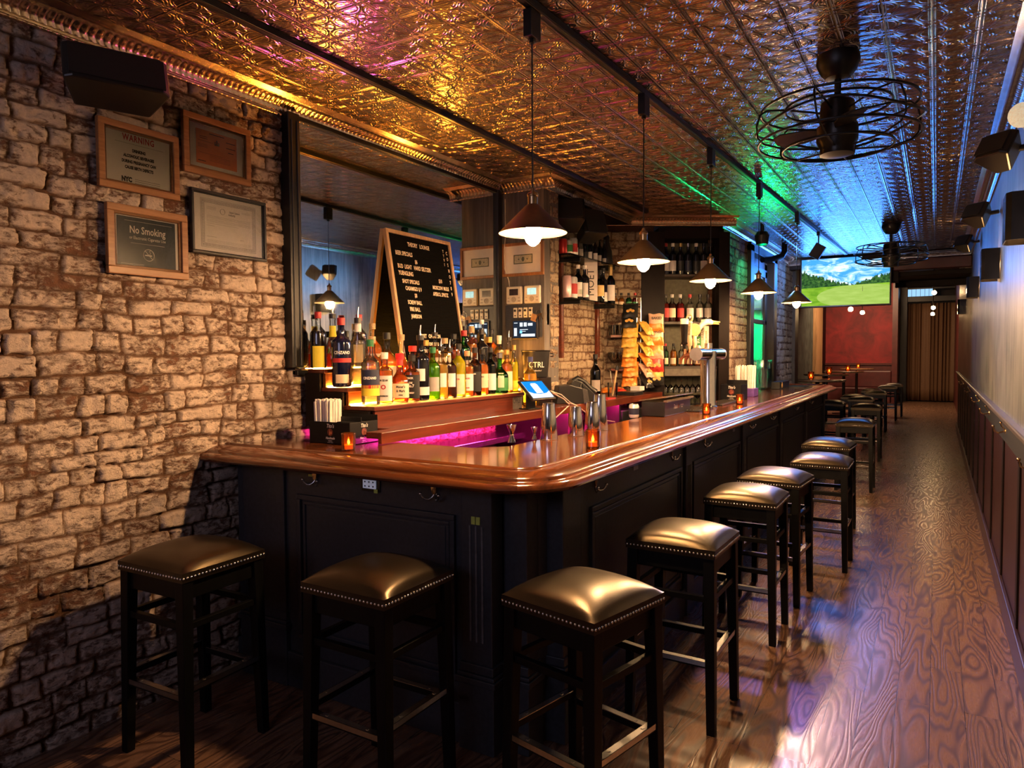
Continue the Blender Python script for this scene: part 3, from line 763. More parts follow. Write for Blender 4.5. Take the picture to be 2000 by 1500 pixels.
# back counter, full length from the riser to the cabinet
bc = thing('back_counter', 'mahogany work counter along the back wall under the bottles and register', 'counter', (-2.5, 4.5, 0))
m = MB(); m.prism([(XL+.02,2.70),(-2.32,2.70),(-2.32,2.53),(-2.24,2.53),(-2.24,6.55),(-2.68,6.265),(-2.71,4.91),(-2.485,4.91),(-2.485,4.65),(XL+.02,4.65)], 1.107, 1.137)
part(m, 'slab', mahog, bc, bevel=.003)
m = MB(); m.box(-2.245, -2.222, 2.53, 6.5, 1.083, 1.138); part(m, 'front_edge', mahog, bc, bevel=.003)
part(MB().box(XL+.03, -2.395, 2.685, 2.70, .85, 1.107), 'light_blocker', dark_brown, bc)  # board added to keep the pink LED from spilling onto the near brick
for y in (4.55, 5.5, 6.3): part(MB().box(-2.5 if y > 4.6 else XL+.02, -2.25, y, y+.03, .0, 1.107), 'support', dark_brown, bc)
# tiered riser
rs = thing('bottle_riser', 'three step lit wooden liquor riser below the mirror', 'shelf', (-2.64, 3.4, 1.137))
def tier(x0, x1, z, y0, y1, zb):
    part(MB().box(x0, x1, y0, y1, z-.022, z), 'tread', mahog, rs, bevel=.003)
    part(MB().box(x1-.03, x1-.012, y0+.02, y1-.01, zb, z-.022), 'riser_board', orange_wood, rs)
tier(XL+.035, -2.725, 1.43, 2.665, 4.56, 1.335); tier(-2.757, -2.565, 1.335, 2.665, 4.56, 1.245)
part(MB().box(-2.597, -2.385, 2.665, 4.16, 1.223, 1.245), 'tread', mahog, rs, bevel=.003)
part(MB().box(-2.41, -2.395, 2.68, 4.02, 1.137, 1.223), 'riser_board', mahog, rs)
part(MB().box(-2.42, -2.405, 4.02, 4.16, 1.137, 1.223), 'name_board', M('name_board_grey', (.16,.14,.12), .5), rs)
m = MB(); m.prism([(XL+.03,1.137),(-2.41,1.137),(-2.41,1.223),(-2.585,1.223),(-2.585,1.313),(-2.745,1.313),(-2.745,1.408),(XL+.03,1.408)], 2.650, 2.664, Matrix(((1,0,0,0),(0,0,1,0),(0,1,0,0),(0,0,0,1))))
part(m, 'end_panel', dark_brown, rs, bevel=.002)
m = MB(); m.text('CPPLE', .045, lambda x, y: Vector((-2.4045, 4.09+x, 1.19+y)), .8); part(m, 'lettering', print_black, rs)
amber = EM('amber_led', (1.0,.40,.05), 260.0)
m = MB(); m.box(-2.736, -2.730, 2.70, 4.5, 1.3355, 1.3415); m.box(-2.576, -2.570, 2.70, 4.5, 1.2455, 1.2515); m.box(XL+.037, XL+.042, 2.70, 4.5, 1.4305, 1.4345)
part(m, 'led_strip', amber, rs)
pink = EM('pink_led', (1.0,.03,.34), 330.0)
pl = MB().box(-2.262, -2.248, 2.70, 5.6, 1.094, 1.106).build('led_strip', pink); tag(pl, 'glowing pink light strip fixed under the back counter', 'light strip')

# under counter equipment
ib = thing('ice_bin', 'steel ice bin and rail below the inner edge of the bar', 'ice bin', (-2.0, 3.2, 0))
m = MB(); m.box(-2.16, -1.72, 2.72, 3.5, .0, .80); part(m, 'body', steel, ib, bevel=.006)
part(MB().box(-2.20, -2.16, 2.72, 3.9, .80, .86), 'speed_rail', steel, ib, bevel=.004)
part(MB().box(-2.12, -1.76, 2.80, 3.4, .80, .81), 'lid', M('purple_blue_plastic', (.12,.06,.4), .3), ib, bevel=.003)
sh = thing('under_counter_shelf', 'long pink-lit ledge along the wall under the back counter', 'shelf', (-2.7, 3.6, .9))
part(MB().box(XL+.02, -2.62, 2.70, 5.4, .88, .92), 'board', steel, sh, bevel=.003)
part(MB().box(XL+.02, -2.52, 2.70, 4.60, .62, .66), 'board', steel, sh, bevel=.003)
ub = MB().box(-2.60, -2.26, 5.6, 6.2, .0, 1.02).build('undercounter_cooler', black_metal, bevel=.006); tag(ub, 'black cooler under the back counter behind the shakers', 'cooler')

# letter board
lb = thing('letter_board', 'black felt letter menu board in a pale wood frame leaning on the mirror', 'menu board', (-2.76, 3.62, 1.432))
tilt = math.atan2(.135, .83); BW, BH = .66, .84
# board frame: local a along +y, b up the slope
def BF(a, b, c=0.0):   # c = out of face
    return Vector((-2.725-b*math.sin(tilt)+c*math.cos(tilt), 3.30+a, 1.434+b*math.cos(tilt)+c*math.sin(tilt)))
BM = Matrix(((0,-math.sin(tilt),math.cos(tilt),-2.725),(1,0,0,3.30),(0,math.cos(tilt),math.sin(tilt),1.434),(0,0,0,1)))
m = MB(); m.box(.012, BW-.012, .012, BH-.012, -.012, .004, BM)
tb = NT('black_felt'); co = tb.coord(); wv = tb.n('ShaderNodeTexWave'); wv.bands_direction = 'Z'; wv.inputs['Scale'].default_value = 35; tb.l(co, wv.inputs['Vector'])
tb.bsdf((.004,.0035,.0035), .9, 0, tb.bump(wv.outputs['Fac'], .5, .002), spec=.05)
part(m, 'felt', tb.m, lb)
m = MB(); fw = .022
m.box(0, BW, 0, fw, -.014, .014, BM); m.box(0, BW, BH-fw, BH, -.014, .014, BM); m.box(0, fw, fw, BH-fw, -.014, .014, BM); m.box(BW-fw, BW, fw, BH-fw, -.014, .014, BM)
part(m, 'frame', pine, lb, bevel=.002)
lw_ = M('letter_white', (.86,.66,.46), .5, var=.03, bump=0)
def tx(s_, a, b, sz=.034, al='LEFT', sx=.70):
    m = MB(); m.text(s_, sz, lambda x, y: BF(a+x, b+y, .0055), sx, al, bold=.0012); part(m, 'letters', lw_, lb)
rowsT = [('THEORY   LOUNGE',.20,.765,.036),('BEER SPECIALS',.07,.70,.036),('$6',.25,.658,.034),('BUD  LIGHT   HARD SELTZER',.075,.618,.036),('YUENGLING',.075,.575,.036),('SHOT SPECIALS',.10,.525,.034),
 ('CASAMIGO $ 9',.12,.482,.034),('$8',.20,.44,.034),('SCREW BALL',.125,.395,.034),('FIRE BALL',.135,.352,.034),('JAMESON',.14,.308,.034),('$10',.475,.555,.034),('MOSCOW MULE',.40,.508,.034),('APEROL SPRITZ',.395,.465,.034),
 ('MOET   CHANDON',.20,.185,.034),('TAKE ONE $55 U',.22,.135,.03),('THE BAR TO SLIDE',.22,.09,.028)]
for s_, a, b, z in rowsT: tx(s_, a, b, z)
for i, c in enumerate('TYVI'): tx(c, .565, .765-.03*i, .026)
for i, c in enumerate('COSMO789'): tx(c, .60, .755-.04*i, .032)
# ------------------------------------------------------------------ bottles
LIQ = dict(amber=((1.0,.36,.05),.6), whisky=((.85,.20,.03),.55), red=((.42,.03,.02),.5), clear=((.98,.93,.82),.16), yellow=((1.0,.88,.01),.84), gold=((1.0,.66,.12),.5),
           lime=((.5,.8,.08),.5), green=((.03,.22,.05),.5), dark=((.015,.008,.008),.9), navy=((.01,.012,.04),.9), brown=((.14,.045,.02),.7), orange=((.95,.38,.05),.6), olive=((.10,.12,.02),.6))
def liq(k):
    c, f = LIQ[k]; tint = tuple(min(1, x*.9+.08) for x in c)
    if f > .85: return M('liquid_'+k, c, .15, var=.1, bump=0)
    return GLASS('liquid_'+k, tint, .02, .05, c, f)
def gl(k):
    if k == 'clear': return clear_glass
    c = {'green': (.10,.42,.10), 'dgreen': (.03,.10,.04), 'black': (.02,.02,.02), 'brown': (.35,.14,.04), 'navy': (.02,.02,.06), 'lime': (.5,.8,.2), 'olive': (.12,.16,.04)}[k]
    if k in ('black','navy'): return M('glass_'+k, (.006,.006,.008) if k == 'black' else (.006,.008,.03), .08, var=.05, bump=0, spec=.8)
    return GLASS('glass_'+k, c, .12)
CAPS = dict(red=M('cap_red', (.45,.02,.02), .4), black=black_plastic, cork=M('cork', (.5,.33,.18), .7, var=.3, sc=200), gold=M('cap_gold', (.75,.5,.15), .3, .9), green=M('cap_green', (.02,.16,.05), .4), white=M('cap_white', (.8,.78,.72), .4, bump=0), blue=M('cap_blue', (.03,.04,.16), .4), silver=steel, wax=M('red_wax', (.55,.02,.03), .3))
LM = dict(white=white_paper, cream=M('label_cream', (.78,.62,.42), .6, var=.04, bump=0), yellow=M('label_yellow', (.9,.72,.05), .6, var=.04, bump=0), black=M('label_black', (.012,.012,.012), .5, var=.05, bump=0),
          red=M('label_red', (.5,.03,.03), .55, var=.05, bump=0), navy=M('label_navy', (.015,.02,.05), .5, var=.05, bump=0), orange=M('label_orange', (.85,.4,.1), .6, var=.04, bump=0), green=M('label_green', (.04,.22,.06), .6, var=.05, bump=0), grey=M('label_grey', (.4,.36,.34), .6, var=.05, bump=0), gold=M('label_gold', (.7,.5,.2), .5, var=.05, bump=0))
SHAPES = {   # r, shoulder z, neck base z, neck r, total, squareness
 'std': (.042,.185,.232,.0145,.300,2), 'tall': (.038,.205,.255,.0145,.322,2), 'slim': (.032,.19,.24,.012,.32,2), 'square': (.043,.155,.190,.016,.255,5), 'rect': (.042,.175,.205,.016,.27,5),
 'round': (.055,.11,.175,.015,.255,2), 'short': (.045,.10,.15,.017,.205,3), 'wine': (.038,.19,.245,.0145,.315,2), 'cone': (.050,.05,.21,.016,.29,2), 'squat': (.056,.09,.145,.02,.22,2), 'litre': (.045,.205,.25,.015,.322,2), 'maker': (.047,.115,.175,.0175,.265,4), 'flask': (.050,.13,.175,.015,.25,3)}
def sqf(a, p): return (abs(math.cos(a))**p+abs(math.sin(a))**p)**(-1/p) if p > 2 else 1.0
def bottle(label, x, y, z, shape='std', glass='clear', liquid='clear', cap='black', labels=(), fill=.85, cat='bottle', group=None, rz=None, spout=False, sc=1.0, texts=(), name='liquor_bottle', seg=20):
    r, zs, zn, rn, H, p = SHAPES[shape]
    t = thing(name, label, cat, (x, y, z), rz if rz is not None else math.atan2(-x, y)+random.uniform(-.25,.25), group); t.scale = (sc, sc, sc)
    def squ(m):
        if p > 2:
            for v in m.bm.verts:
                q = math.hypot(v.co.x, v.co.y)
                w = max(0, min(1, (q-rn)/(r-rn)))
                f = 1+(sqf(math.atan2(v.co.y, v.co.x), p)-1)*w*.55; v.co.x *= f; v.co.y *= f
    def rad(zz):
        if zz <= zs: return r
        if zz >= zn: return rn
        k = (zz-zs)/(zn-zs); return rn+(r-rn)*(.5+.5*math.cos(PI*k))**(1.0)
    pr = [(0,.004),(r*.75,.001),(r*.95,.004),(r,.012)]+[(rad(zs+(zn-zs)*k/7), zs+(zn-zs)*k/7) for k in range(8)]+[(rn, H-.03),(rn*1.12,H-.026),(rn*1.12,H-.012),(rn*.9,H-.010)]
    m = MB(); m.lathe(pr, seg); squ(m); m.build('glass', gl(glass), t, smooth=50)
    if glass not in ('black','navy'):
        zf = .01+(zn-.01)*fill; i_ = .0035
        pl_ = [(0,.009),(r*.9,.009),(r-i_,.016)]+[(max(.004, rad(q)-i_), q) for q in [.016+(zf-.016)*k/6 for k in range(1,7)]]+[(0,zf)]
        m = MB(); m.lathe(pl_, seg); squ(m); m.build('liquid', liq(liquid), t, smooth=50)
    if spout:
        m = MB(); m.cyl((0,0,H-.02),(0,0,H+.004),rn*1.25,12); m.mi = 1; m.tube([(0,0,H+.003),(0,.001,H+.022),(.004,.0,H+.055)],[.006,.0045,.0028],8); m.build('pour_spout', [black_plastic, steel], t, smooth=50)
    else:
        m = MB(); m.lathe([(0,H-.034),(rn*1.2,H-.034),(rn*1.25,H-.002),(rn*1.1,H),(0,H)],14); m.build('cap', CAPS[cap], t, smooth=40)
    for (z0, z1, lm, half) in labels:
        m = MB(); ra = r+.0009 if z1 <= zs+.003 else None
        zz = [z0, z1] if ra else [z0+(z1-z0)*k/4 for k in range(5)]
        m.lathe([((ra if ra else rad(q)+.0012), q) for q in zz], 14, None, -PI/2-half, -PI/2+half)
        for v in m.bm.verts:
            if p > 2 and ra:
                f = 1+(sqf(math.atan2(v.co.y, v.co.x), p)-1)*.55; v.co.x *= f; v.co.y *= f
        m.build('label', LM[lm], t, smooth=50, keepn=True)
    for (s_, zc, size, mt, sx_) in texts:
        def fn(u, v_):
            a = -PI/2+u/r; rr = (r+.0022)*(1+(sqf(a, p)-1)*.55 if p > 2 else 1); return Vector((rr*math.cos(a), rr*math.sin(a), zc+v_))
        m = MB(); m.text(s_, size, fn, sx_, bold=.0006); m.build('label_print', {'k': print_black, 'w': print_white, 'r': print_red, 'g': print_gold}[mt], t)
    return t
T1, T2, T3 = 1.2455, 1.3355, 1.4305
G = 'bottles on the lit liquor riser'
FL = (.03,.15)
B = [  # tier z, x, y, kwargs, label
 (T1,-2.46,2.722,dict(shape='litre',liquid='clear',cap='green',labels=[(.05,.10,'yellow',1.3),(.10,.155,'navy',1.3),(.155,.175,'navy',1.2),(.085,.102,'red',1.1)],texts=[('CINZANO',.135,.017,'w',.8)],sc=1.04),'clear vermouth bottle with yellow and navy label and green cap, front left of the riser'),
 (T1,-2.46,2.83,dict(shape='rect',liquid='amber',cap='white',labels=[(.02,.15,'white',1.2)],texts=[('JIM BEAM',.125,.015,'k',.7),('o',.095,.05,'r',1),('BOURBON',.045,.011,'k',.8)]),'square bourbon bottle with white label and red seal, second from left in front'),
 (T1,-2.455,2.945,dict(shape='maker',liquid='whisky',cap='wax',labels=[(.03,.105,'cream',1.3),(.20,.262,'red',3.14)],texts=[('Maker\'s',.088,.019,'k',.75),('& Mark',.066,.019,'k',.75),('whisky',.045,.009,'k',.9)]),'bourbon bottle with red wax neck and cream label in front'),
 (T1,-2.46,3.055,dict(shape='square',liquid='whisky',cap='black',labels=[(.02,.148,'black',1.35)],texts=[('JACK',.13,.014,'w',.9),('Old',.105,.014,'w',.9),('No.7',.088,.022,'w',.8),('WHISKEY',.05,.011,'w',.8)]),'square whiskey bottle with black label'),
 (T1,-2.47,3.142,dict(shape='litre',glass='black',cap='red',labels=[(.03,.07,'white',1.2),(.10,.16,'white',.5)],spout=True,sc=1.12),'tall black bottle with a pour spout beside the square whiskey'),
 (T1,-2.455,3.236,dict(shape='std',glass='lime',liquid='lime',cap='green',labels=[(.05,.13,'grey',1.0)],fill=.9),'yellow green bottle standing beside the tall black one'),
 (T1,-2.46,3.322,dict(shape='std',liquid='gold',cap='cork',labels=[(.07,.15,'white',1.0)],spout=True),'pale gold tequila bottle with white square label'),
 (T1,-2.46,3.407,dict(shape='std',liquid='brown',cap='black',labels=[(.07,.15,'white',.9)],spout=True,sc=.98),'brown rum bottle with white square label beside the bright yellow bottle'),
 (T1,-2.46,3.497,dict(shape='litre',liquid='yellow',cap='black',labels=[(.02,.14,'cream',1.1)],texts=[('LIMON',.11,.014,'r',.7)],fill=1.0),'bright yellow liqueur bottle with black cap'),
 (T1,-2.46,3.588,dict(shape='std',liquid='amber',cap='cork',labels=[(.04,.15,'white',1.2)],texts=[('MILAGRO',.12,.013,'r',.7),('Reposado',.06,.011,'r',.7)],sc=.93),'amber tequila bottle with white label and red print'),
 (T1,-2.46,3.672,dict(shape='std',glass='brown',liquid='brown',cap='black',labels=[(.03,.15,'black',1.3)],texts=[('Captain',.138,.012,'w',.8)]),'spiced rum bottle with black pictorial label'),
 (T1,-2.46,3.755,dict(shape='std',liquid='amber',cap='black',labels=[(.05,.14,'cream',1.3)],texts=[('BACARDI',.12,.013,'k',.7)],sc=.97),'rum bottle with cream label right of the black labelled rum'),
 (T1,-2.46,3.85,dict(shape='wine',glass='dgreen',liquid='green',cap='black',labels=[(.03,.14,'white',1.4)],sc=.96),'dark green bottle with wide white label'),
 (T1,-2.455,3.955,dict(shape='round',glass='green',liquid='green',cap='silver',labels=[(.02,.10,'green',1.3),(.04,.13,'cream',.35)],sc=1.05),'round green gin bottle with silver cap'),
 (T1,-2.46,4.055,dict(shape='std',liquid='orange',cap='gold',labels=[(.02,.15,'cream',1.3)],texts=[('GRAN',.05,.014,'r',.8)],sc=.96),'orange liqueur bottle with cream label near the right end in front'),
 (T1,-2.45,4.13,dict(shape='slim',liquid='yellow',cap='gold',labels=[(.02,.08,'yellow',1.2)]),'slender yellow bottle at the right end of the front row'),
 (T2,-2.66,2.725,dict(shape='litre',glass='navy',cap='red',labels=[(.02,.06,'cream',.7),(.115,.135,'red',1.2)],texts=[('CINZANO',.16,.02,'w',.8)],sc=1.12),'tall dark navy vermouth bottle with red cap on the middle step'),
 (T2,-2.66,2.85,dict(shape='tall',liquid='clear',cap='white',labels=[(.26,.30,'white',3.14)],spout=True,sc=1.12),'tall clear bottle with a white pour spout on the middle step'),
 (T2,-2.65,2.95,dict(shape='round',liquid='whisky',cap='cork',labels=[(.02,.08,'orange',1.0)],sc=1.05),'round whisky bottle on the middle step with orange label'),
 (T2,-2.66,3.082,dict(shape='round',liquid='amber',cap='black',labels=[(.02,.09,'cream',1.0)],sc=1.15),'large round cognac bottle with black stopper'),
 (T2,-2.65,3.197,dict(shape='cone',liquid='whisky',cap='cork',labels=[(.01,.05,'black',1.4)],texts=[('R',.15,.03,'r',1)],sc=.98),'cone shaped whisky bottle with a red diamond on the neck, before the letter board'),
 (T2,-2.66,3.31,dict(shape='squat',liquid='red',cap='red',labels=[(.02,.08,'cream',1.2)]),'squat red liqueur bottle on the middle step'),
 (T2,-2.65,3.425,dict(shape='round',liquid='orange',cap='gold',labels=[(.02,.09,'red',1.0)]),'round orange liqueur bottle before the letter board'),
 (T2,-2.66,3.53,dict(shape='std',liquid='amber',cap='cork',labels=[(.06,.15,'cream',1.2)],spout=True),'amber bottle with cork and cream label before the letter board'),
 (T2,-2.65,3.62,dict(shape='rect',liquid='gold',cap='cork',labels=[(.04,.15,'cream',1.2)]),'pale gold square bottle with a wide cork behind the yellow bottle'),
 (T2,-2.66,3.73,dict(shape='std',liquid='whisky',cap='black',labels=[(.03,.14,'black',1.2)]),'whisky bottle with black label and cap behind the tequila'),
 (T2,-2.65,3.83,dict(shape='std',glass='green',liquid='green',cap='red',labels=[(.03,.12,'cream',1.2)],sc=1.08),'green bottle with bright red cap on the middle step'),
 (T2,-2.66,3.935,dict(shape='tall',liquid='orange',cap='cork',labels=[(.02,.17,'white',1.0)],texts=[('CAMP',.13,.015,'k',.8)],sc=1.08),'tall tawny bottle with white neck and label reading CAMP'),
 (T2,-2.65,4.04,dict(shape='litre',glass='black',cap='black',labels=[(.03,.10,'grey',.9)],sc=1.05),'tall black bottle near the right end of the middle step'),
 (T2,-2.66,4.15,dict(shape='flask',glass='brown',liquid='brown',cap='orange' if False else 'gold',labels=[(.03,.10,'black',1.0)],sc=1.15),'brown flask bottle with gold cap on the middle step'),
 (T2,-2.65,4.265,dict(shape='std',liquid='gold',cap='white',labels=[(.24,.28,'cream',3.14),(.04,.13,'yellow',1.0)]),'golden bottle with white cap towards the right end'),
 (T2,-2.64,4.38,dict(shape='std',liquid='gold',cap='cork',labels=[(.03,.14,'orange',1.1)],spout=True,sc=.95),'golden bottle with metal spout near the ice bucket'),
 (T3,-2.80,2.70,dict(shape='std',liquid='dark',cap='red',labels=[(.01,.12,'yellow',.8)],sc=1.0),'dark bottle with red cap and yellow label at the left end of the top step'),
 (T3,-2.80,2.805,dict(shape='cone',liquid='whisky',cap='gold',labels=[(.17,.23,'yellow',3.14)],fill=.35,spout=True),'cone bottle with yellow neck and spout on the top step'),
 (T3,-2.80,2.90,dict(shape='short',liquid='whisky',cap='black',fill=.45),'short decanter bottle with black stopper on the top step'),
 (T3,-2.80,3.01,dict(shape='std',liquid='brown',cap='red',labels=[(.03,.13,'cream',1.1)]),'brown bottle with red cap behind the navy vermouth'),
 (T3,-2.80,3.12,dict(shape='round',liquid='amber',cap='cork',labels=[(.02,.08,'cream',1.0)]),'round amber bottle on the top step beside the letter board'),
 (T3,-2.80,4.03,dict(shape='std',glass='brown',liquid='brown',cap='black',labels=[(.03,.13,'grey',1.1)]),'brown bottle just right of the letter board on the top step'),
 (T3,-2.80,4.14,dict(shape='rect',liquid='whisky',cap='gold',labels=[(.03,.13,'cream',1.2)]),'square whisky bottle with gold cap on the top step'),
 (T3,-2.80,4.27,dict(shape='tall',liquid='gold',cap='white',labels=[(.03,.15,'cream',1.0)]),'tall pale bottle with white cap on the top step'),
 (T3,-2.80,4.40,dict(shape='round',liquid='amber',cap='black',labels=[(.02,.08,'red',1.0)]),'round amber bottle with red label at the right end of the top step'),
]
for z, x, y, kw, lab in B: bottle(lab, x, y, z, group=G, **kw)
bottle('tall yellow bottle with blue cap and striped label, on the small box beside the tablet', -2.42, 4.30, 1.1375, 'litre', 'clear', 'gold', 'blue', [(.03,.14,'yellow',1.2)], group=G, sc=1.08)
bottle('dark wine bottle with small cream label standing on the back counter by the card terminal', -2.42, 5.40, 1.1375, 'wine', 'dgreen', 'dark', 'black', [(.05,.13,'grey',.9)], group='things on the back counter', sc=1.15)

# ------------------------------------------------------------------ pictures on the brick wall
def picture(name, label, Y0, Y1, Z0, Z1, frame, fw, face, X=XL+.004, tiltz=0.0, cat='picture', group=None, dep=.022):
    t = thing(name, label, cat, (X, (Y0+Y1)/2, (Z0+Z1)/2), 0, group); t.rotation_euler = (tiltz, 0, 0)
    w, h = (Y1-Y0)/2, (Z1-Z0)/2
    m = MB(); m.box(0, dep, -w, w, h-fw, h); m.box(0, dep, -w, w, -h, -h+fw); m.box(0, dep, -w, -w+fw, -h+fw, h-fw); m.box(0, dep, w-fw, w, -h+fw, h-fw)
    m.box(0, dep-.008, -w+fw*.8, w-fw*.8, h-fw*1.35, h-fw*.8); m.box(0, dep-.008, -w+fw*.8, w-fw*.8, -h+fw*.8, -h+fw*1.35)
    m.box(0, dep-.008, -w+fw*.8, -w+fw*1.35, -h+fw, h-fw); m.box(0, dep-.008, w-fw*1.35, w-fw*.8, -h+fw, h-fw)
    m.build('frame', frame, t, bevel=.003)
    m = MB(); m.box(.002, .006, -w+fw*.9, w-fw*.9, -h+fw*.9, h-fw*.9); m.build('backing', face, t)
    m = MB(); m.box(.0135, .0140, -w+fw, w-fw, -h+fw, h-fw); m.build('glass', wavy_glass, t)
    return t, w, h
def wg():
    t = NT('wavy_plastic_glass'); co = t.coord(); n = t.noise(co, 9, 3, .5, .6)
    tr = t.n('ShaderNodeBsdfTransparent'); tr.inputs[0].default_value = (.96,.96,.96,1); g = t.n('ShaderNodeBsdfGlossy'); g.inputs['Roughness'].default_value = .06
    t.l(t.bump(n, .16, .02), g.inputs['Normal']); fr = t.n('ShaderNodeFresnel'); fr.inputs[0].default_value = 1.5
    mx = t.n('ShaderNodeMixShader'); t.l(fr.outputs[0], mx.inputs[0]); t.l(tr.outputs[0], mx.inputs[1]); t.l(g.outputs[0], mx.inputs[2]); t.l(mx.outputs[0], t.out.inputs[0]); return t.m
wavy_glass = wg()
def PF(dx): return lambda yy, zz: (lambda x, y: Vector((dx, yy+x, zz+y)))
F = PF(.0072)
def lines(m, y0, y1, zs, th=.0012, dx=.0066):
    for z in zs: m.box(dx, dx+.0004, y0, y1, z-th/2, z+th/2)
t, w, h = picture('framed_notice', 'wood framed red WARNING notice on white paper, upper left of the four wall frames', 1.606, 1.957, 2.180, 2.455, oak_frame, .027, white_paper)
m = MB(); m.text('WARNING', .036, F(.0, h-.055), .72, bold=.001, sp=1.15); m.build('heading', print_red, t)
m = MB()
for i, s_ in enumerate(['DRINKING','ALCOHOLIC BEVERAGES','DURING PREGNANCY CAN','CAUSE BIRTH DEFECTS']): m.text(s_, .0165, F(0, .033-.0235*i), .72, bold=.0012)
m.text('NYC', .026, F(-.055, -.088), .8, bold=.002); lines(m, -.02, .09, (-.082,-.09,-.098)); lines(m, -.10, .11, (.060,), .0008)
m.build('print', print_black, t)
t, w, h = picture('framed_certificate', 'wood framed orange certificate in a white mat, upper right of the four wall frames', 1.980, 2.338, 2.318, 2.585, oak_frame, .028, mat_board)
m = MB(); m.box(.0062,.0068,-.108,.108,-.078,.075); m.build('certificate', print_orange, t)
m = MB(); lines(m, -.04,.04,(.064,),.003,.007); lines(m, -.09,-.05,(.045,.037),.002,.007); lines(m,-.1,-.02,(.025,),.001,.007); lines(m,.05,.1,(.045,.02),.003,.007); lines(m,.06,.09,(0,),.003,.007); lines(m,-.1,-.05,(.01,.004,-.002),.001,.007)
lines(m,-.04,.07,(-.035,-.042,-.049,-.056),.001,.007); lines(m,-.09,.03,(-.028,),.001,.007); lines(m,-.1,-.06,(-.065,),.003,.007)
m.box(.007,.0074,-.012,.012,.018,.024); m.box(.007,.0074,-.003,.003,.018,.042); m.box(.007,.0074,-.012,-.007,.018,.034); m.box(.007,.0074,.007,.012,.018,.034)
m.build('print', print_black, t)
t, w, h = picture('framed_sign', 'wood framed dark No Smoking sign, lower left of the four wall frames', 1.632, 1.990, 1.838, 2.122, oak_frame, .030, white_paper)
m = MB(); m.box(.0062,.0068,-.132,.126,-.112,.098); m.build('sign', slate, t)
m = MB(); F2 = PF(.0075); m.text('No Smoking', .043, F2(0,.046), .74, bold=.0006); m.text('or Electronic Cigarette Use', .0185, F2(0,.014), .78)
pts = [(.0076, .002+.024*math.cos(a), -.052+.024*math.sin(a)) for a in [2*PI*k/28 for k in range(28)]]; m.tube(pts, .0016, 5, True)
m.cyl((.0076,-.015,-.035),(.0076,.019,-.069),.0016,5); m.box(.007,.0078,-.014,.016,-.056,-.051); m.tube([(.0076,.006,-.049),(.0076,.010,-.042),(.0076,.004,-.037),(.0076,.009,-.032)],.001,5)
lines(m, -.075,.075,(-.008,),.001,.0072); lines(m,-.12,-.02,(-.095,-.101),.001,.0072); lines(m,-.10,.11,(.082,),.0008,.0072)
m.build('print', print_white, t)
t, w, h = picture('framed_licence', 'thin black framed licence with ornamental border, lower right of the four wall frames', 2.012, 2.422, 1.965, 2.255, black_plastic, .013, white_paper)
m = MB()
for a, b in ((.145,.105),(.150,.110),(.133,.093)):
    for s_ in (-1,1): m.box(.0066,.007,-a,a,s_*b-.0008,s_*b+.0008); m.box(.0066,.007,s_*a-.0008,s_*a+.0008,-b,b)
for k in range(40):
    q = -.139+.278*k/39; m.box(.0066,.007,q-.0015,q+.0015,.095,.103); m.box(.0066,.007,q-.0015,q+.0015,-.103,-.095)
for k in range(28):
    q = -.096+.192*k/27; m.box(.0066,.007,.136,.142,q-.0015,q+.0015); m.box(.0066,.007,-.142,-.136,q-.0015,q+.0015)
lines(m,-.12,.12,(.035,.030,.025,.018,.013,.008),.0009); lines(m,-.12,.05,(.0,),.0009); lines(m,-.12,-.08,(-.01,),.0012); lines(m,-.12,-.07,(.075,.07,.065),.0009); lines(m,.07,.12,(.075,.07),.0009); lines(m,-.12,.12,(-.075,-.079,-.083,-.087),.0007); lines(m,-.12,-.07,(-.06,),.0015); lines(m,.06,.08,(-.058,),.0015)
m.tube([(.0068,-.035+.013*math.cos(a),.062+.013*math.sin(a)) for a in [2*PI*k/16 for k in range(16)]],.0009,4,True)
m.text('Liquor Licence', .012, F(.03,.066), .8, bold=.0006); m.text('Authority', .012, F(.015,.053), .8, bold=.0006)
m.build('print', print_grey, t)
# ------------------------------------------------------------------ speakers
def speaker(label, x, y, z, rz, rx, dims=(.30,.22,.20), name='wall_speaker', bracket=(0,0,0)):
    t = thing(name, label, 'speaker', (x,y,z), rz); a, b, c = dims
    Mx = Matrix.Rotation(rx, 4, 'X')
    m = MB(); m.prism([(-a/2,-b/2+.02),(-a/2+.03,-b/2),(a/2-.03,-b/2),(a/2,-b/2+.02),(a/2-.05,b/2),(-a/2+.05,b/2)], -c/2, c/2, Mx)
    m.build('cabinet', black_plastic, t, bevel=.008)
    m = MB(); m.prism([(-a/2+.02,-b/2-.004),(a/2-.02,-b/2-.004),(a/2-.02,-b/2+.01),(-a/2+.02,-b/2+.01)], -c/2+.015, c/2-.015, Mx); m.build('grille', M('speaker_grille', (.01,.01,.01), .7, sc=300, bump=.6), t)
    m = MB(); m.cyl((0,0,0), bracket, .014, 10); m.build('bracket', black_metal, t); return t
speaker('large black speaker mounted high on the brick wall above the framed notices', -2.72, 1.60, 2.555, R(68), R(-20), (.36,.17,.155), bracket=(0,.13,.03))
speaker('black speaker hanging in the shelf bay above the upper glass shelf', -2.52, 5.12, 2.60, R(30), R(-25), (.24,.2,.2), bracket=(0,.05,.10))
speaker('second black speaker in the shelf bay, turned towards the cabinet', -2.50, 5.45, 2.56, R(60), R(-20), (.24,.2,.22), bracket=(0,.05,.14))

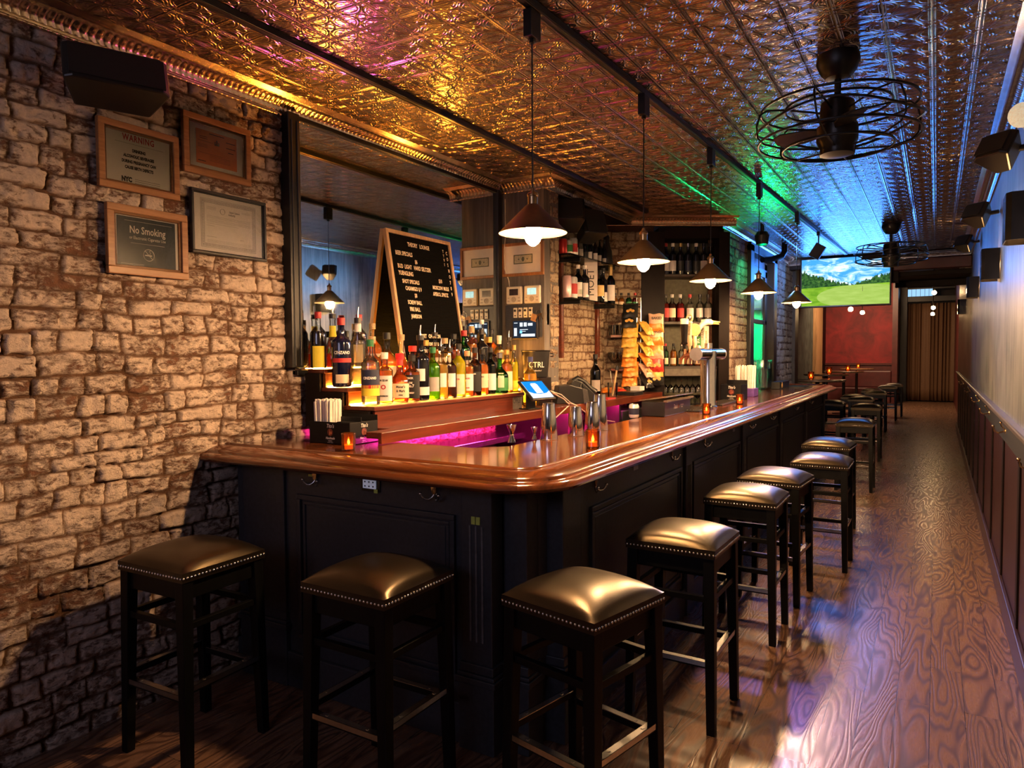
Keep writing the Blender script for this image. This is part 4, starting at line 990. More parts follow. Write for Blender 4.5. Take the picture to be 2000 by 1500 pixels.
# ------------------------------------------------------------------ things on the pier (face y = 4.66)
PY = 4.658
def pier_pic():
    t = thing('framed_banknote', 'wood framed banknote on the grey wooden pier', 'picture', (-2.675, PY, 2.215)); w, h, fw = .18, .125, .022
    m = MB(); m.box(-w,w,-.022,0,h-fw,h); m.box(-w,w,-.022,0,-h,-h+fw); m.box(-w,-w+fw,-.022,0,-h+fw,h-fw); m.box(w-fw,w,-.022,0,-h+fw,h-fw); m.build('frame', oak_frame_z, t, bevel=.003)
    m = MB(); m.box(-w+fw*.9,w-fw*.9,-.006,-.002,-h+fw*.9,h-fw*.9); m.build('mount', mat_board, t)
    m = MB(); m.box(-.082,.082,-.0068,-.0062,-.034,.036); m.build('banknote', print_green, t)
    m = MB(); m.box(-.074,.074,-.0072,-.0068,-.027,.029); m.build('banknote_field', M('bill_cream', (.5,.45,.32), .6, var=.4, sc=160, bump=0), t)
    m = MB(); m.lathe([(0,0),(.016,0),(.016,.0004),(0,.0004)], 20, Matrix.Translation((0,-.0072,.001)) @ Matrix.Rotation(PI/2,4,'X') @ Matrix.Diagonal((.75,1.1,1,1))); m.lathe([(0,0),(.006,0),(.006,.0004),(0,.0004)], 12, Matrix.Translation((.036,-.0072,.001)) @ Matrix.Rotation(PI/2,4,'X')); m.lathe([(0,0),(.006,0),(.006,.0004),(0,.0004)], 12, Matrix.Translation((-.036,-.0072,.001)) @ Matrix.Rotation(PI/2,4,'X')); m.build('portrait', print_green, t)
pier_pic()
def thermostat(x, lab, lcd):
    t = thing('thermostat', lab, 'thermostat', (x, PY, 1.948), 0)
    m = MB(); m.cbox((0,-.014,0),(.135,.028,.132)); m.build('body', cream, t, bevel=.008)
    m = MB(); m.box(-.038,.038,-.0295,-.0275,-.002,.046); m.build('display', lcd, t)
    m = MB(); m.lathe([(0,0),(.021,0),(.021,.002),(.017,.002),(.017,.0005),(.008,.001),(.008,.003),(0,.003)], 20, Matrix.Translation((0,-.028,-.033)) @ Matrix.Rotation(PI/2,4,'X'))
    for s_ in (-1,1): m.box(s_*.045-.01,s_*.045+.01,-.0295,-.0275,-.05,-.04); m.box(s_*.045-.008,s_*.045+.008,-.0295,-.0275,-.025,-.018)
    m.build('buttons', M('button_tan', (.5,.42,.32), .5), t)
thermostat(-2.745, 'cream thermostat with dark display on the left of the pier', M('lcd_dark', (.05,.035,.03), .2))
thermostat(-2.590, 'cream thermostat with pale blue display on the right of the pier', M('lcd_blue', (.3,.6,.7), .2, emit=(.4,.8,.9), es=.35))
bp_ = MB().box(-2.83,-2.52,PY-.012,PY+.003,1.63,1.875).build('switch_panel', black_paint, bevel=.003); tag(bp_, 'flat black panel on the pier behind the switches and tablet', 'panel')
for k in range(4):
    x = -2.738+.044*k
    t = thing('dimmer_switch', 'x', 'switch', (x, PY-.012, 1.815), 0, 'row of cream switches on the pier'); t['label'] = ['leftmost','second from left','second from right','rightmost'][k]+' of the four cream switches on the black panel'
    m = MB(); m.cbox((0,-.004,0),(.032,.008,.074)); m.build('plate', cream, t, bevel=.002)
    m = MB(); m.cyl((0,-.008,.016),(0,-.015,.016),.009,14); m.box(-.008,.008,-.0088,-.0078,-.025,-.018); m.build('knob', black_plastic, t)
tb_ = thing('wall_tablet', 'wall tablet showing a dark music player page below the switches', 'tablet', (-2.655, PY-.012, 1.69), 0)
m = MB(); m.cbox((0,-.006,0),(.225,.012,.150)); m.build('case', black_plastic, tb_, bevel=.005)
m = MB(); m.box(-.098,.098,-.0132,-.0122,-.062,.062); m.build('screen', EM('tablet_dark', (.010,.014,.022), 1.0), tb_)
m = MB()
for (a,b,c,d) in ((-.09,-.06,.045,.05),(-.09,-.065,-.05,.01),(-.04,-.015,.02,.05),(-.005,.02,.02,.05),(.03,.07,.025,.045),(-.04,.03,-.005,.0),(-.04,.01,-.018,-.014),(-.03,.09,-.055,-.035)): m.box(a,b,-.0138,-.0131,c,d)
m.build('screen_tiles', EM('tablet_white', (.75,.8,.85), .6), tb_)
m = MB(); m.box(-.04,-.02,-.0139,-.0131,-.03,-.01); m.build('screen_icon', EM('tablet_blue', (.1,.3,.8), 1.6), tb_)
kr = thing('key_bunch', 'bunch of keys with a leather tag hanging beside the switches', 'keys', (-2.535, PY-.016, 1.84), 0)
m = MB(); m.tube([(.022*math.cos(a),-.006,-.03+.022*math.sin(a)) for a in [2*PI*k/16 for k in range(16)]], .0018, 6, True); m.cyl((0,0,0),(0,-.014,0),.004,8); m.build('ring', steel, kr)
m = MB(); m.cbox((-.015,-.008,-.075),(.05,.004,.055), Matrix.Rotation(R(18),4,'Y')); m.build('leather_tag', M('leather_tag', (.35,.2,.1), .6), kr, bevel=.004)
for k in range(3):
    T = Matrix.Rotation(R(-25+25*k),4,'Y') @ Matrix.Translation((.01*k,-.010-.002*k,-.06)); m = MB(); m.cbox((0,0,-.01),(.006,.002,.04),T); m.cyl(T @ Vector((0,-.001,.015)),T @ Vector((0,.001,.015)),.010,10); m.build('key', brass, kr)
wp = thing('white_cable', 'thin white cable running down the pier past the framed banknote', 'cable', (-2.83, PY, 2.3))
m = MB(); m.tube([(0,-.004,.38),(.002,-.005,.1),(.004,-.028,0),(.006,-.028,-.15),(.03,-.006,-.24),(.035,-.005,-.30)], .004, 6); m.build('cord', M('cable_white', (.5,.45,.4), .5), wp)
pc = MB().box(-2.508,-2.500,4.70,4.74,1.72,1.88).build('cord_cover', black_plastic, bevel=.002); tag(pc, 'small black wall clip on the side of the pier', 'bracket')
pp = MB().box(-2.58,-2.505,PY-.004,PY,1.30,1.50).build('paper_note', white_paper); tag(pp, 'white printed sheet pinned to the foot of the pier behind the tablet', 'paper')

# ------------------------------------------------------------------ shelf bay
for k, y in enumerate((5.34, 6.08)):
    o = MB().box(-2.722,-2.688,y-.02,y+.02,1.47,2.42).build('shelf_standard', mahog, bevel=.003); tag(o, ('left' if k == 0 else 'right')+' reddish wooden upright holding the glass shelves', 'upright')
def shelf(label, poly_, z, mat, name='glass_shelf', th=.010, brk=()):
    t = thing(name, label, 'shelf', (poly_[0][0], poly_[0][1], z))
    part(MB().prism(poly_, z-th, z), 'board', mat, t, bevel=.0015)
    for (x, y) in brk: part(MB().box(x-.2, x, y-.008, y+.008, z-th-.022, z-th), 'bracket', black_metal, t)
    return t
def DL(s, y): q = P0+dd*s+(-dn)*y; return (q.x, q.y)   # y negative = into the room
shelf('upper glass shelf in the bay with cans and bottles', [(-2.712,5.02),(-2.46,5.02),(-2.46,6.02),DL(.10,-.03),DL(-.02,-.03)], 2.29, shelf_glass, brk=((-2.50,5.28),(-2.50,6.0)))
shelf('lower glass shelf in the bay running round to the back wall', [(-2.712,5.02),(-2.45,5.02),(-2.45,6.05),DL(.30,-.17),DL(.30,-.03),DL(-.02,-.03)], 1.945, shelf_glass, brk=((-2.5,5.28),(-2.5,6.0)))
shelf('wooden glassware shelf on the back wall below the glass shelf', [DL(.0,-.03),DL(.0,-.20),DL(.30,-.20),DL(.30,-.03)], 1.675, mahog, 'wooden_shelf', .022)
shelf('lowest wooden glassware shelf above the back counter', [DL(.0,-.03),DL(.0,-.20),DL(.30,-.20),DL(.30,-.03)], 1.365, mahog, 'wooden_shelf', .022)
# cans and bottles
def can(label, x, y, z, col, r=.033, h=.12, group=None, band=None, cat='can', name='drink_can'):
    t = thing(name, label, cat, (x,y,z), random.uniform(0,1), group)
    m = MB(); m.lathe([(0,0),(r*.8,0),(r,.01),(r,h-.012),(r*.82,h),(0,h-.002)], 20); m.build('body', M('can_'+col, {'red':(.5,.03,.03),'silver':(.6,.6,.58),'pink':(.75,.5,.52),'white':(.8,.8,.82)}[col], .3, .4, var=.08, bump=0), t, smooth=40)
    m = MB(); m.lathe([(0,h-.001),(r*.8,h-.001),(r*.8,h+.002),(r*.74,h+.002),(r*.7,h),(0,h)], 20); m.build('lid', steel, t)
    if band:
        m = MB(); m.lathe([(r+.0006,h*.25),(r+.0006,h*.7)], 20); m.build('band', LM[band], t, keepn=True)
    return t
U = 'cans and bottles on the upper glass shelf'; zz = 2.2905
can('red can at the left end of the upper glass shelf', -2.55, 5.07, zz, 'red', group=U)
can('silver can with green band on the upper glass shelf', -2.55, 5.17, zz, 'silver', group=U, band='green')
can('silver can with red band on the upper glass shelf', -2.55, 5.26, zz, 'silver', group=U, band='red', h=.15)
ub_ = [(5.35,'slim','clear','clear','white',[(.03,.12,'white',.8)],'small clear bottle with white label beside the banded cans on the upper shelf'),
 (5.44,'slim','clear','clear','black',[(.03,.12,'grey',.8)],'clear bottle with grey label on the upper shelf'),
 (5.53,'slim','black','dark','black',[(.03,.10,'black',.8)],'all black slim bottle on the upper shelf'),
 (5.63,'slim','black','dark','gold',[(.03,.12,'white',.9)],'black bottle with cream cap and white label on the upper shelf'),
 (5.73,'slim','black','dark','black',[(.03,.12,'white',.9)],'black bottle with white label right of the cream capped one'),
 (5.83,'slim','dgreen','dark','black',[(.03,.11,'grey',.9)],'dark green bottle near the right end of the upper shelf'),
 (5.93,'slim','black','dark','black',[(.03,.09,'grey',.9)],'black bottle at the right end of the upper shelf')]
for y, sh_, g_, l_, c_, lb_, lab in ub_: bottle(lab, -2.57, y, zz, sh_, g_, l_, c_, lb_, group=U, sc=.72, seg=14)
dv = MB(); dv.lathe([(0,0),(.055,0),(.06,.03),(.05,.16),(.028,.24),(.03,.29),(.02,.31),(0,.31)], 20); q = DL(.02,-.11)
o = dv.build('black_jug', black_plastic, loc=(q[0]-.02,q[1]-.06,2.2905), smooth=50); tag(o, 'tall black jug silhouette at the corner end of the upper glass shelf', 'jug')
Lw = 'gift tins and bottles on the lower glass shelf'; zl = 1.9455
can('pale pink gift tin at the left end of the lower glass shelf', -2.56, 5.16, zl, 'pink', .037, .185, Lw, cat='tin', name='gift_tin')
can('white gift tin with a red stripe beside the pink tin', -2.56, 5.27, zl, 'white', .036, .185, Lw, 'red', cat='tin', name='gift_tin')
bottle('green banded bottle with white label right of the gift tins', -2.56, 5.365, zl, 'std', 'dgreen', 'dark', 'white', [(.03,.15,'white',1),(.05,.09,'green',1.02)], group=Lw, sc=.98, seg=16)
bottle('dark bottle with pink foil and white label beside the white gift box', -2.55, 5.47, zl, 'std', 'black', 'dark', 'white', [(.03,.15,'white',1.0)], group=Lw, seg=16)
gb = thing('gift_box', 'tall white champagne gift box with big vertical lettering', 'box', (-2.56,5.62,zl), R(25), Lw)
m = MB(); m.box(-.055,.055,-.055,.055,0,.36); m.build('carton', mat_board, gb, bevel=.002)
m = MB(); m.text('MOET', .085, lambda x, y: Vector((-.0+y, -.0556, .17+x)) if False else Vector((-y, -.0556, .165+x)), 1.0); m.build('lettering', print_black, gb)
bottle('bottle with gold label just right of the gift box', -2.53, 5.745, zl, 'std', 'dgreen', 'dark', 'black', [(.06,.16,'gold',1)], group=Lw, sc=.95, seg=16)
bottle('dark bottle with low white label on the lower glass shelf', -2.55, 5.86, zl, 'wine', 'black', 'dark', 'black', [(.02,.10,'white',1.1)], group=Lw, sc=1.0, seg=16)
bottle('champagne bottle with gold foil neck, at the corner of the lower glass shelf', -2.53, 5.98, zl, 'wine', 'dgreen', 'dark', 'gold', [(.03,.16,'white',1.1),(.24,.31,'gold',3.14)], group=Lw, sc=1.08, seg=16)
for (s_, y_, c_, lab) in ((.06,-.1,'orange','small amber bottle at the corner of the glass shelf end'),(.12,-.1,'amber','small whisky miniature by the green one'),(.19,-.1,'green','small green bottle on the shelf end'),(.25,-.1,'red','small red bottle at the far end of the glass shelf')):
    q = DL(s_,y_); bottle(lab, q[0], q[1], zl, 'short', 'clear', c_, 'red' if c_ == 'red' else 'black', [(.02,.07,'green' if c_ in ('green','red') else 'cream',1.0)], group='miniatures at the end of the lower glass shelf', sc=.62, seg=12)
# glasses
glass_obj = GLASS('drink_glass', (.9,.92,.88), .35, .02)
def tumbler(label, x, y, z, group, name='drinking_glass', r=.030, h=.10, cat='glass'):
    m = MB(); m.lathe([(0,.006),(r*.8,.006),(r*.8,0),(r*.82,0),(r,h),(r*.94,h),(r*.76,.012),(0,.012)], 14)
    o = m.build(name, glass_obj, loc=(x,y,z), smooth=45); return tag(o, label, cat, group)
def stem(z0, up, r=.034, h=.15):
    s_ = 1 if up else -1
    return [(0,z0),(.030,z0),(.030,z0+s_*.002),(.004,z0+s_*.006),(.0035,z0+s_*.065),(.012,z0+s_*.072),(r,z0+s_*.105),(r*.95,z0+s_*h),(r*.9,z0+s_*h),(r*.94,z0+s_*.105),(.008,z0+s_*.078),(0,z0+s_*.076)]
proto = {}
def copy_mesh(key, mk, loc, label, cat, group, name):
    if key not in proto: proto[key] = mk(); o = proto[key]
    else: o = proto[key].copy(); COL.objects.link(o)
    o.location = loc; o.name = name; return tag(o, label, cat, group)
def mk_tum():
    m = MB(); r, h = .028, .095; m.lathe([(0,.006),(r*.8,.006),(r*.8,0),(r*.82,0),(r,h),(r*.94,h),(r*.76,.012),(0,.012)], 14); return m.build('drinking_glass', glass_obj, smooth=45)
def mk_wine():
    m = MB(); m.lathe(stem(0, True), 14); return m.build('wine_glass', glass_obj, smooth=45)
def mk_hang():
    m = MB(); m.lathe(stem(0, False), 14); return m.build('wine_glass', glass_obj, smooth=45)
def mk_coupe():
    m = MB(); m.lathe([(0,0),(.03,0),(.03,.002),(.004,.005),(.004,.06),(.012,.066),(.04,.095),(.038,.096),(.01,.069),(0,.068)], 14); return m.build('coupe_glass', glass_obj, smooth=45)
for gi, (z, nm, mk, key) in enumerate(((1.6755,'tumblers on the upper wooden shelf',mk_tum,'t'),(1.3655,'wine glasses on the lower wooden shelf',mk_wine,'w'))):
    for row in range(3):
        for k in range(5):
            q = DL(.035+.061*k, -.055-.058*row)
            copy_mesh(key, mk, (q[0],q[1],z), ('drinking glass' if gi == 0 else 'stemmed wine glass')+' on the '+('upper' if gi == 0 else 'lower')+' wooden shelf in the corner by the snack rack', 'glass', nm, 'drinking_glass' if gi == 0 else 'wine_glass')
# ------------------------------------------------------------------ built in cabinet contents
q = DL(.8,.0); dcab = thing('display_cabinet', 'tall dark built-in cabinet with lit bottle shelves behind the beer tower', 'cabinet', (q[0],q[1],0))
mb = MB()                                  # dark built-in cabinet face with a recess s .555-1.08
mb.box(.33, .555, -.02, .10, 0, 2.66, DM); mb.box(1.08, 1.185, -.02, .10, 0, 2.66, DM)
mb.box(.555, 1.08, -.02, .10, 2.60, 2.70, DM); mb.box(.50, 1.12, .32, .36, 0, 2.66, DM)
mb.box(.50, .555, .10, .34, 0, 2.66, DM); mb.box(1.08, 1.13, .10, .34, 0, 2.66, DM)
mb.box(.555, 1.08, 0, .32, 0, .9, DM); mb.box(.50, 1.13, .0, .34, 2.62, 2.70, DM)
part(mb, 'carcass', dark_brown, dcab, bevel=.004)
cm = dict(mat=M('cab_shelf', (.05,.04,.035), .5, var=.2))
for z, w_ in ((2.262,'upper'),(1.807,'middle'),(1.377,'lower')):
    part(MB().prism([DL(.556,.02),DL(1.079,.02),DL(1.079,.31),DL(.556,.31)], z-.022, z), 'shelf', cm['mat'], dcab, bevel=.0015)
part(MB().box(.557,1.078,.312,.318,.92,2.60, DM), 'back_panel', M('cab_back_olive', (.13,.125,.08), .6, var=.2), dcab)
part(MB().box(.56,.985,.0,.02,1.285,1.355, DM), 'drawer', M('drawer_grey_wood', (.12,.105,.085), .6, var=.25), dcab, bevel=.003)
CG = ['wine bottles on the upper cabinet shelf','spirits on the middle cabinet shelf','liqueurs on the lower cabinet shelf']
wn = [(.60,'navy','red','whitish wine bottle by the left edge','white'),(.67,'black','white','wine bottle with tall white label','white'),(.745,'black','gold','dark wine bottle with gold foil','black'),(.82,'black','silver','wine bottle with blue grey label','navy'),(.90,'black','white','wine bottle with white capsule','black'),(.975,'black','black','dark wine bottle with dim label','grey'),(1.04,'black','black','darkest wine bottle by the right edge','black')]
for s_, g_, c_, lab, lb_ in wn:
    q = DL(s_,.12); bottle(lab+' of the upper cabinet shelf', q[0], q[1], 2.2625, 'wine', g_, 'dark', c_, [(.04,.14,lb_,1.0)], group=CG[0], sc=.98, seg=14)
md = [(.60,'red','black','red','red label spirit bottle left on the middle cabinet shelf'),(.665,'brown','clear','cream','brown bottle with cream label, second on the middle cabinet shelf'),(.745,'red','white','red','large red bottle with white label on the middle cabinet shelf'),(.84,'clear','red','white','red bottle with a white collar on the middle cabinet shelf'),(.94,'clear','black','white','clear bottle with square white label on the middle cabinet shelf'),(1.02,'clear','black','grey','clear bottle with grey label right on the middle cabinet shelf')]
for s_, l_, c_, lb_, lab in md:
    q = DL(s_,.12); bottle(lab, q[0], q[1], 1.8075, 'std', 'clear', l_, 'white' if c_ in ('clear','white') else c_, [(.05,.15,'white' if lb_ == 'white' else lb_,1.0)], group=CG[1], sc=.90, seg=14)
lo = [(.60,'green','red','green bottle with a red cap on the lowest cabinet shelf'),(.68,'orange','black','amber bottle with tan label on the lowest cabinet shelf'),(.76,'clear','silver','clear bottle on the lowest cabinet shelf'),(.84,'red','black','red liqueur bottle on the lowest cabinet shelf'),(.92,'whisky','gold','whisky bottle behind the beer tower on the lowest cabinet shelf'),(1.0,'clear','black','clear bottle right on the lowest cabinet shelf')]
for s_, l_, c_, lab in lo:
    q = DL(s_,.12); bottle(lab, q[0], q[1], 1.3775, 'std', 'clear', l_, c_, [(.03,.11,'cream',1.0)], group=CG[2], sc=.74, seg=14)
for k in range(9):
    q = DL(.59+.055*k,.10); copy_mesh('h', mk_hang, (q[0],q[1],1.268), 'upturned wine glass hanging under the cabinet drawer', 'glass', 'wine glasses hanging in the cabinet', 'wine_glass')
for k in range(8):
    q = DL(.60+.06*k,.06); copy_mesh('c', mk_coupe, (q[0],q[1],1.0), 'coupe glass standing on the cabinet ledge behind the garnish tray', 'glass', 'coupe glasses on the cabinet ledge', 'coupe_glass')
part(MB().box(.556,1.079,-.01,.31,.95,.999, DM), 'ledge', cm['mat'], dcab, bevel=.003)
# ------------------------------------------------------------------ snack racks
BAGM = dict(black=M('bag_black', (.02,.02,.02), .3, .1, var=.3, sc=40), yellow=M('bag_yellow', (.72,.42,.07), .35, .1, var=.3, sc=40), orange=M('bag_orange', (.78,.24,.03), .35, .1, var=.3, sc=40), red=M('bag_red', (.65,.05,.03), .35, .1, var=.3, sc=40), cream=M('bag_cream', (.78,.5,.34), .4, .1, var=.1, sc=40))
chip_gold = M('chip_gold', (.8,.45,.12), .5, var=.3, sc=60)
def bag(label, loc, rz, rx, col, group, txt=None, sc=1.0, lower=None):
    t = thing('snack_bag', label, 'snack bag', loc, rz, group); t.rotation_euler = (rx, 0, rz); t.scale = (sc, sc, sc)
    w, h = .068, .088; rs_ = random.random()*6
    def side(sg):
        def f(u, v):
            a = (u-.5)*2; b = (v-.5)*2
            th = .024*(max(0, 1-abs(a)**2.4))**.6*(max(0, 1-abs(b*1.12)**3))**.6
            cr = .0035*math.sin(9*a+rs_+5*b)*(1-abs(a))*(b*b+.15)
            return Vector((a*w*(1+.05*b*b), sg*(th+.0007)+cr, b*h-.004*math.cos(5*a+rs_)))
        return f
    m = MB(); m.grid(side(-1), 14, 16); m.grid(side(1), 14, 16)
    if lower:
        for f in m.bm.faces:
            if f.calc_center_median().z < -.01: f.material_index = 1
    bmesh.ops.remove_doubles(m.bm, verts=m.bm.verts, dist=.0001)
    m.build('pouch', [BAGM[col], BAGM[lower or col]], t, smooth=60)
    if txt:
        m = MB(); m.text(txt, .034, lambda x, y: Vector((x, -.0265, y+.04)), .9, bold=.001); m.build('lettering', print_black, t)
    else:
        m = MB()
        for k in range(3): m.lathe([(0,0),(.017,.002),(0,.004)], 8, Matrix.Translation((-.02+.022*k,-.027,-.03+.012*(k % 2))) @ Matrix.Rotation(PI/2,4,'X'))
        m.build('chip_picture', chip_gold, t)
    return t
def rack(label, s_, y_, z0, z1):
    q = DL(s_, y_); t = thing('snack_rack', label, 'rack', (q[0], q[1], z0))
    m = MB(); H = z1-z0
    m.cyl((-.02,.03,0),(-.02,.03,H),.004,8); m.cyl((.02,.03,0),(.02,.03,H),.004,8)
    for k in range(int(H/.09)):
        z = .05+.09*k; m.tube([(-.02,.03,z),(-.03,-.01,z+.02),(.03,-.01,z+.02),(.02,.03,z)], .0025, 6)
    m.build('wire_frame', steel, t); m = MB(); m.lathe([(0,0),(.06,0),(.06,.006),(0,.006)],16,Matrix.Translation((0,.03,0))); m.build('foot', steel, t); return q
q = rack('tall wire snack rack with two faces of crisp bags standing on the back counter', .25, -.20, 1.139, 2.02)
Gs = 'snack bags clipped on the tall rack'
colsL = ['orange','orange','orange','yellow','yellow','yellow','black','black']
for k, c in enumerate(colsL):
    z = 1.27+.09*k
    bag('%s snack bag on the left face of the tall rack, %s from the bottom' % (c, ['lowest','second','third','fourth','fifth','sixth','seventh','topmost'][k]), (q[0]-.055+(.012*(k%2)), q[1]-.055-(.002*k), z), R(18), R(-38), c, Gs)
for k, c in enumerate(['black','cream','orange','yellow','yellow','yellow']):
    z = 1.25+.098*k
    bag('%s snack bag on the right face of the tall rack, %s from the bottom' % (c, ['lowest','second','third','fourth','fifth','topmost'][k]), (q[0]+.075, q[1]+.03, z), R(75), R(-38), c, Gs, sc=.92)
q = rack('short wire snack rack with baked crisp bags fixed to the dark post', .46, -.09, 1.22, 1.86)
for k, (c, l_, tx_) in enumerate([('yellow','black',None),('red','red',None),('orange','cream',None),('cream','orange','BAKED'),('cream','orange','BAKED')]):
    bag('%s baked crisp bag on the short rack, %s from the bottom' % (c, ['lowest','second','third','fourth','topmost'][k]), (q[0]+.005, q[1]-.03, 1.29+.125*k), R(28), R(-10), c, 'snack bags on the short rack', tx_, lower=l_)

# ------------------------------------------------------------------ beer tower
bt = thing('beer_tower', 'polished steel T-shaped beer tower standing on the bar top', 'beer tower', (-1.53, 5.56, 1.08))
m = MB(); m.lathe([(0,0),(.075,0),(.075,.008),(.064,.014),(.060,.03),(.060,.44),(0,.44)], 32); m.build('column', polished, bt, smooth=40)
m = MB(); m.cyl((0,-.33,.415),(0,.36,.415),.047,32); m.build('crossbar', polished, bt, smooth=40)
for a_, b_, r_ in (((0,-.338,.415),(0,-.33,.415),.049),((0,.36,.415),(0,.368,.415),.049),((0,0,.46),(0,0,.50),.03)):
    m = MB(); m.cyl(a_, b_, r_, 28); m.build('end_cap', nickel, bt, smooth=40)
TY = [-.28,-.16,-.04,.08,.19,.30]
for y in TY:
    m = MB(); m.tube([(-.05,y,.415),(-.10,y,.41),(-.13,y,.38),(-.135,y,.34)], [.014,.013,.012,.009], 10); m.cyl((-.10,y,.41),(-.10,y,.455),.012,10); m.build('faucet', copper if y < -.1 else nickel, bt, smooth=50)
Th = 'beer tap handles on the tower'
def hthing(name, lab, y): return thing(name, lab, 'tap handle', (-1.63, 5.56+y, 1.536), 0, Th)
t = hthing('tap_handle', 'tap handle shaped like a pint of dark stout with a cream head', -.30)
m = MB(); m.lathe([(0,0),(.012,0),(.014,.03),(.024,.035),(.026,.045),(.022,.05),(.030,.20),(0,.20)],20); m.build('pint_body', M('stout_black', (.008,.006,.006), .1, coat=.5), t, smooth=40)
m = MB(); m.lathe([(.0301,.185),(.0312,.222),(.02,.228),(0,.228)],20); m.build('pint_head', M('stout_head', (.85,.75,.52), .5), t, smooth=40)
t = hthing('tap_handle', 'cream tap handle with a ring top and vertical lettering', -.17)
m = MB(); m.lathe([(0,0),(.010,0),(.012,.02),(.022,.03),(.020,.06),(.024,.07),(.016,.09),(.018,.19),(.024,.20),(.02,.21),(0,.215)],20); m.tube([(.022*math.cos(a),0,.235+.026*math.sin(a)) for a in [2*PI*k/18 for k in range(18)]],.007,8,True); m.build('handle_body', M('handle_cream', (.5,.38,.22), .35, var=.08), t, smooth=50)
m = MB(); m.text('BLONDE', .022, lambda x,y: Vector((.004-y,-.0185,.14+x)), .8); m.build('lettering', print_black, t)
t = hthing('tap_handle', 'tan tap handle with a round yellow emblem', -.04)
m = MB(); m.lathe([(0,0),(.010,0),(.016,.05),(.012,.10),(0,.11)],16); m.build('handle_body', M('handle_tan', (.6,.4,.2), .4), t, smooth=50)
m = MB(); m.lathe([(0,-.008),(.046,-.008),(.050,0),(.046,.008),(0,.008)],28,Matrix.Translation((0,0,.15)) @ Matrix.Rotation(R(25),4,'Z') @ Matrix.Rotation(PI/2,4,'X')); m.build('emblem', M('handle_yellow', (.6,.38,.12), .4, var=.3, sc=60), t, smooth=40)
t = hthing('tap_handle', 'tap handle shaped like a white goose neck and head with an orange bill', .09)
GD = Vector((.86,.51,0))
def gp(a_, z_): return tuple(GD*a_+Vector((0,0,z_)))
m = MB(); m.tube([gp(0,0),gp(-.030,.05),gp(-.034,.10),gp(-.014,.155),gp(.022,.195),gp(.06,.215),gp(.09,.214),gp(.108,.208)],[.019,.021,.021,.021,.021,.026,.024,.014],14)
m.build('goose_neck', M('goose_white', (.6,.5,.36), .35, var=.05), t, smooth=60)
m = MB(); m.cyl(gp(.10,.214),gp(.165,.214),.015,10,.005); m.cyl(gp(.10,.205),gp(.158,.198),.011,10,.004); m.build('bill', M('bill_orange', (.85,.3,.04), .35), t, smooth=50)
m = MB(); ep = Vector(gp(.078,.224)); nv = Vector((.51,-.86,0))*.023; m.ball(ep+nv,.0045,8); m.ball(ep-nv,.0045,8); m.build('eye', black_plastic, t)
m = MB(); m.box(-.02,.024,-.028,-.024,.03,.10); m.build('label_plate', LM['green'], t); m = MB(); m.text('IPA', .03, lambda x,y: Vector((.004-y,-.0285,.065+x)), .9); m.build('lettering', print_white, t)
t = hthing('tap_handle', 'flat white tap handle with tall black vertical lettering', .20)
m = MB(); m.prism([(-.016,-.008),(.016,-.008),(.016,.008),(-.016,.008)], 0, .24); m.build('paddle', M('handle_white', (.55,.48,.36), .4, var=.05), t, bevel=.004)
m = MB(); m.text('URBAN', .026, lambda x,y: Vector((-y,-.0088,.12+x)), 1.1); m.build('lettering', print_black, t)
t = hthing('tap_handle', 'narrow tan tap handle with dark vertical lettering, last on the tower', .31)
m = MB(); m.prism([(-.018,-.009),(.018,-.009),(.014,.009),(-.014,.009)], 0, .19); m.build('paddle', M('handle_tan2', (.68,.52,.32), .4), t, bevel=.003)
m = MB(); m.text('DRUMMER', .021, lambda x,y: Vector((-y,-.0098,.098+x)), 1.1); m.build('lettering', print_black, t)

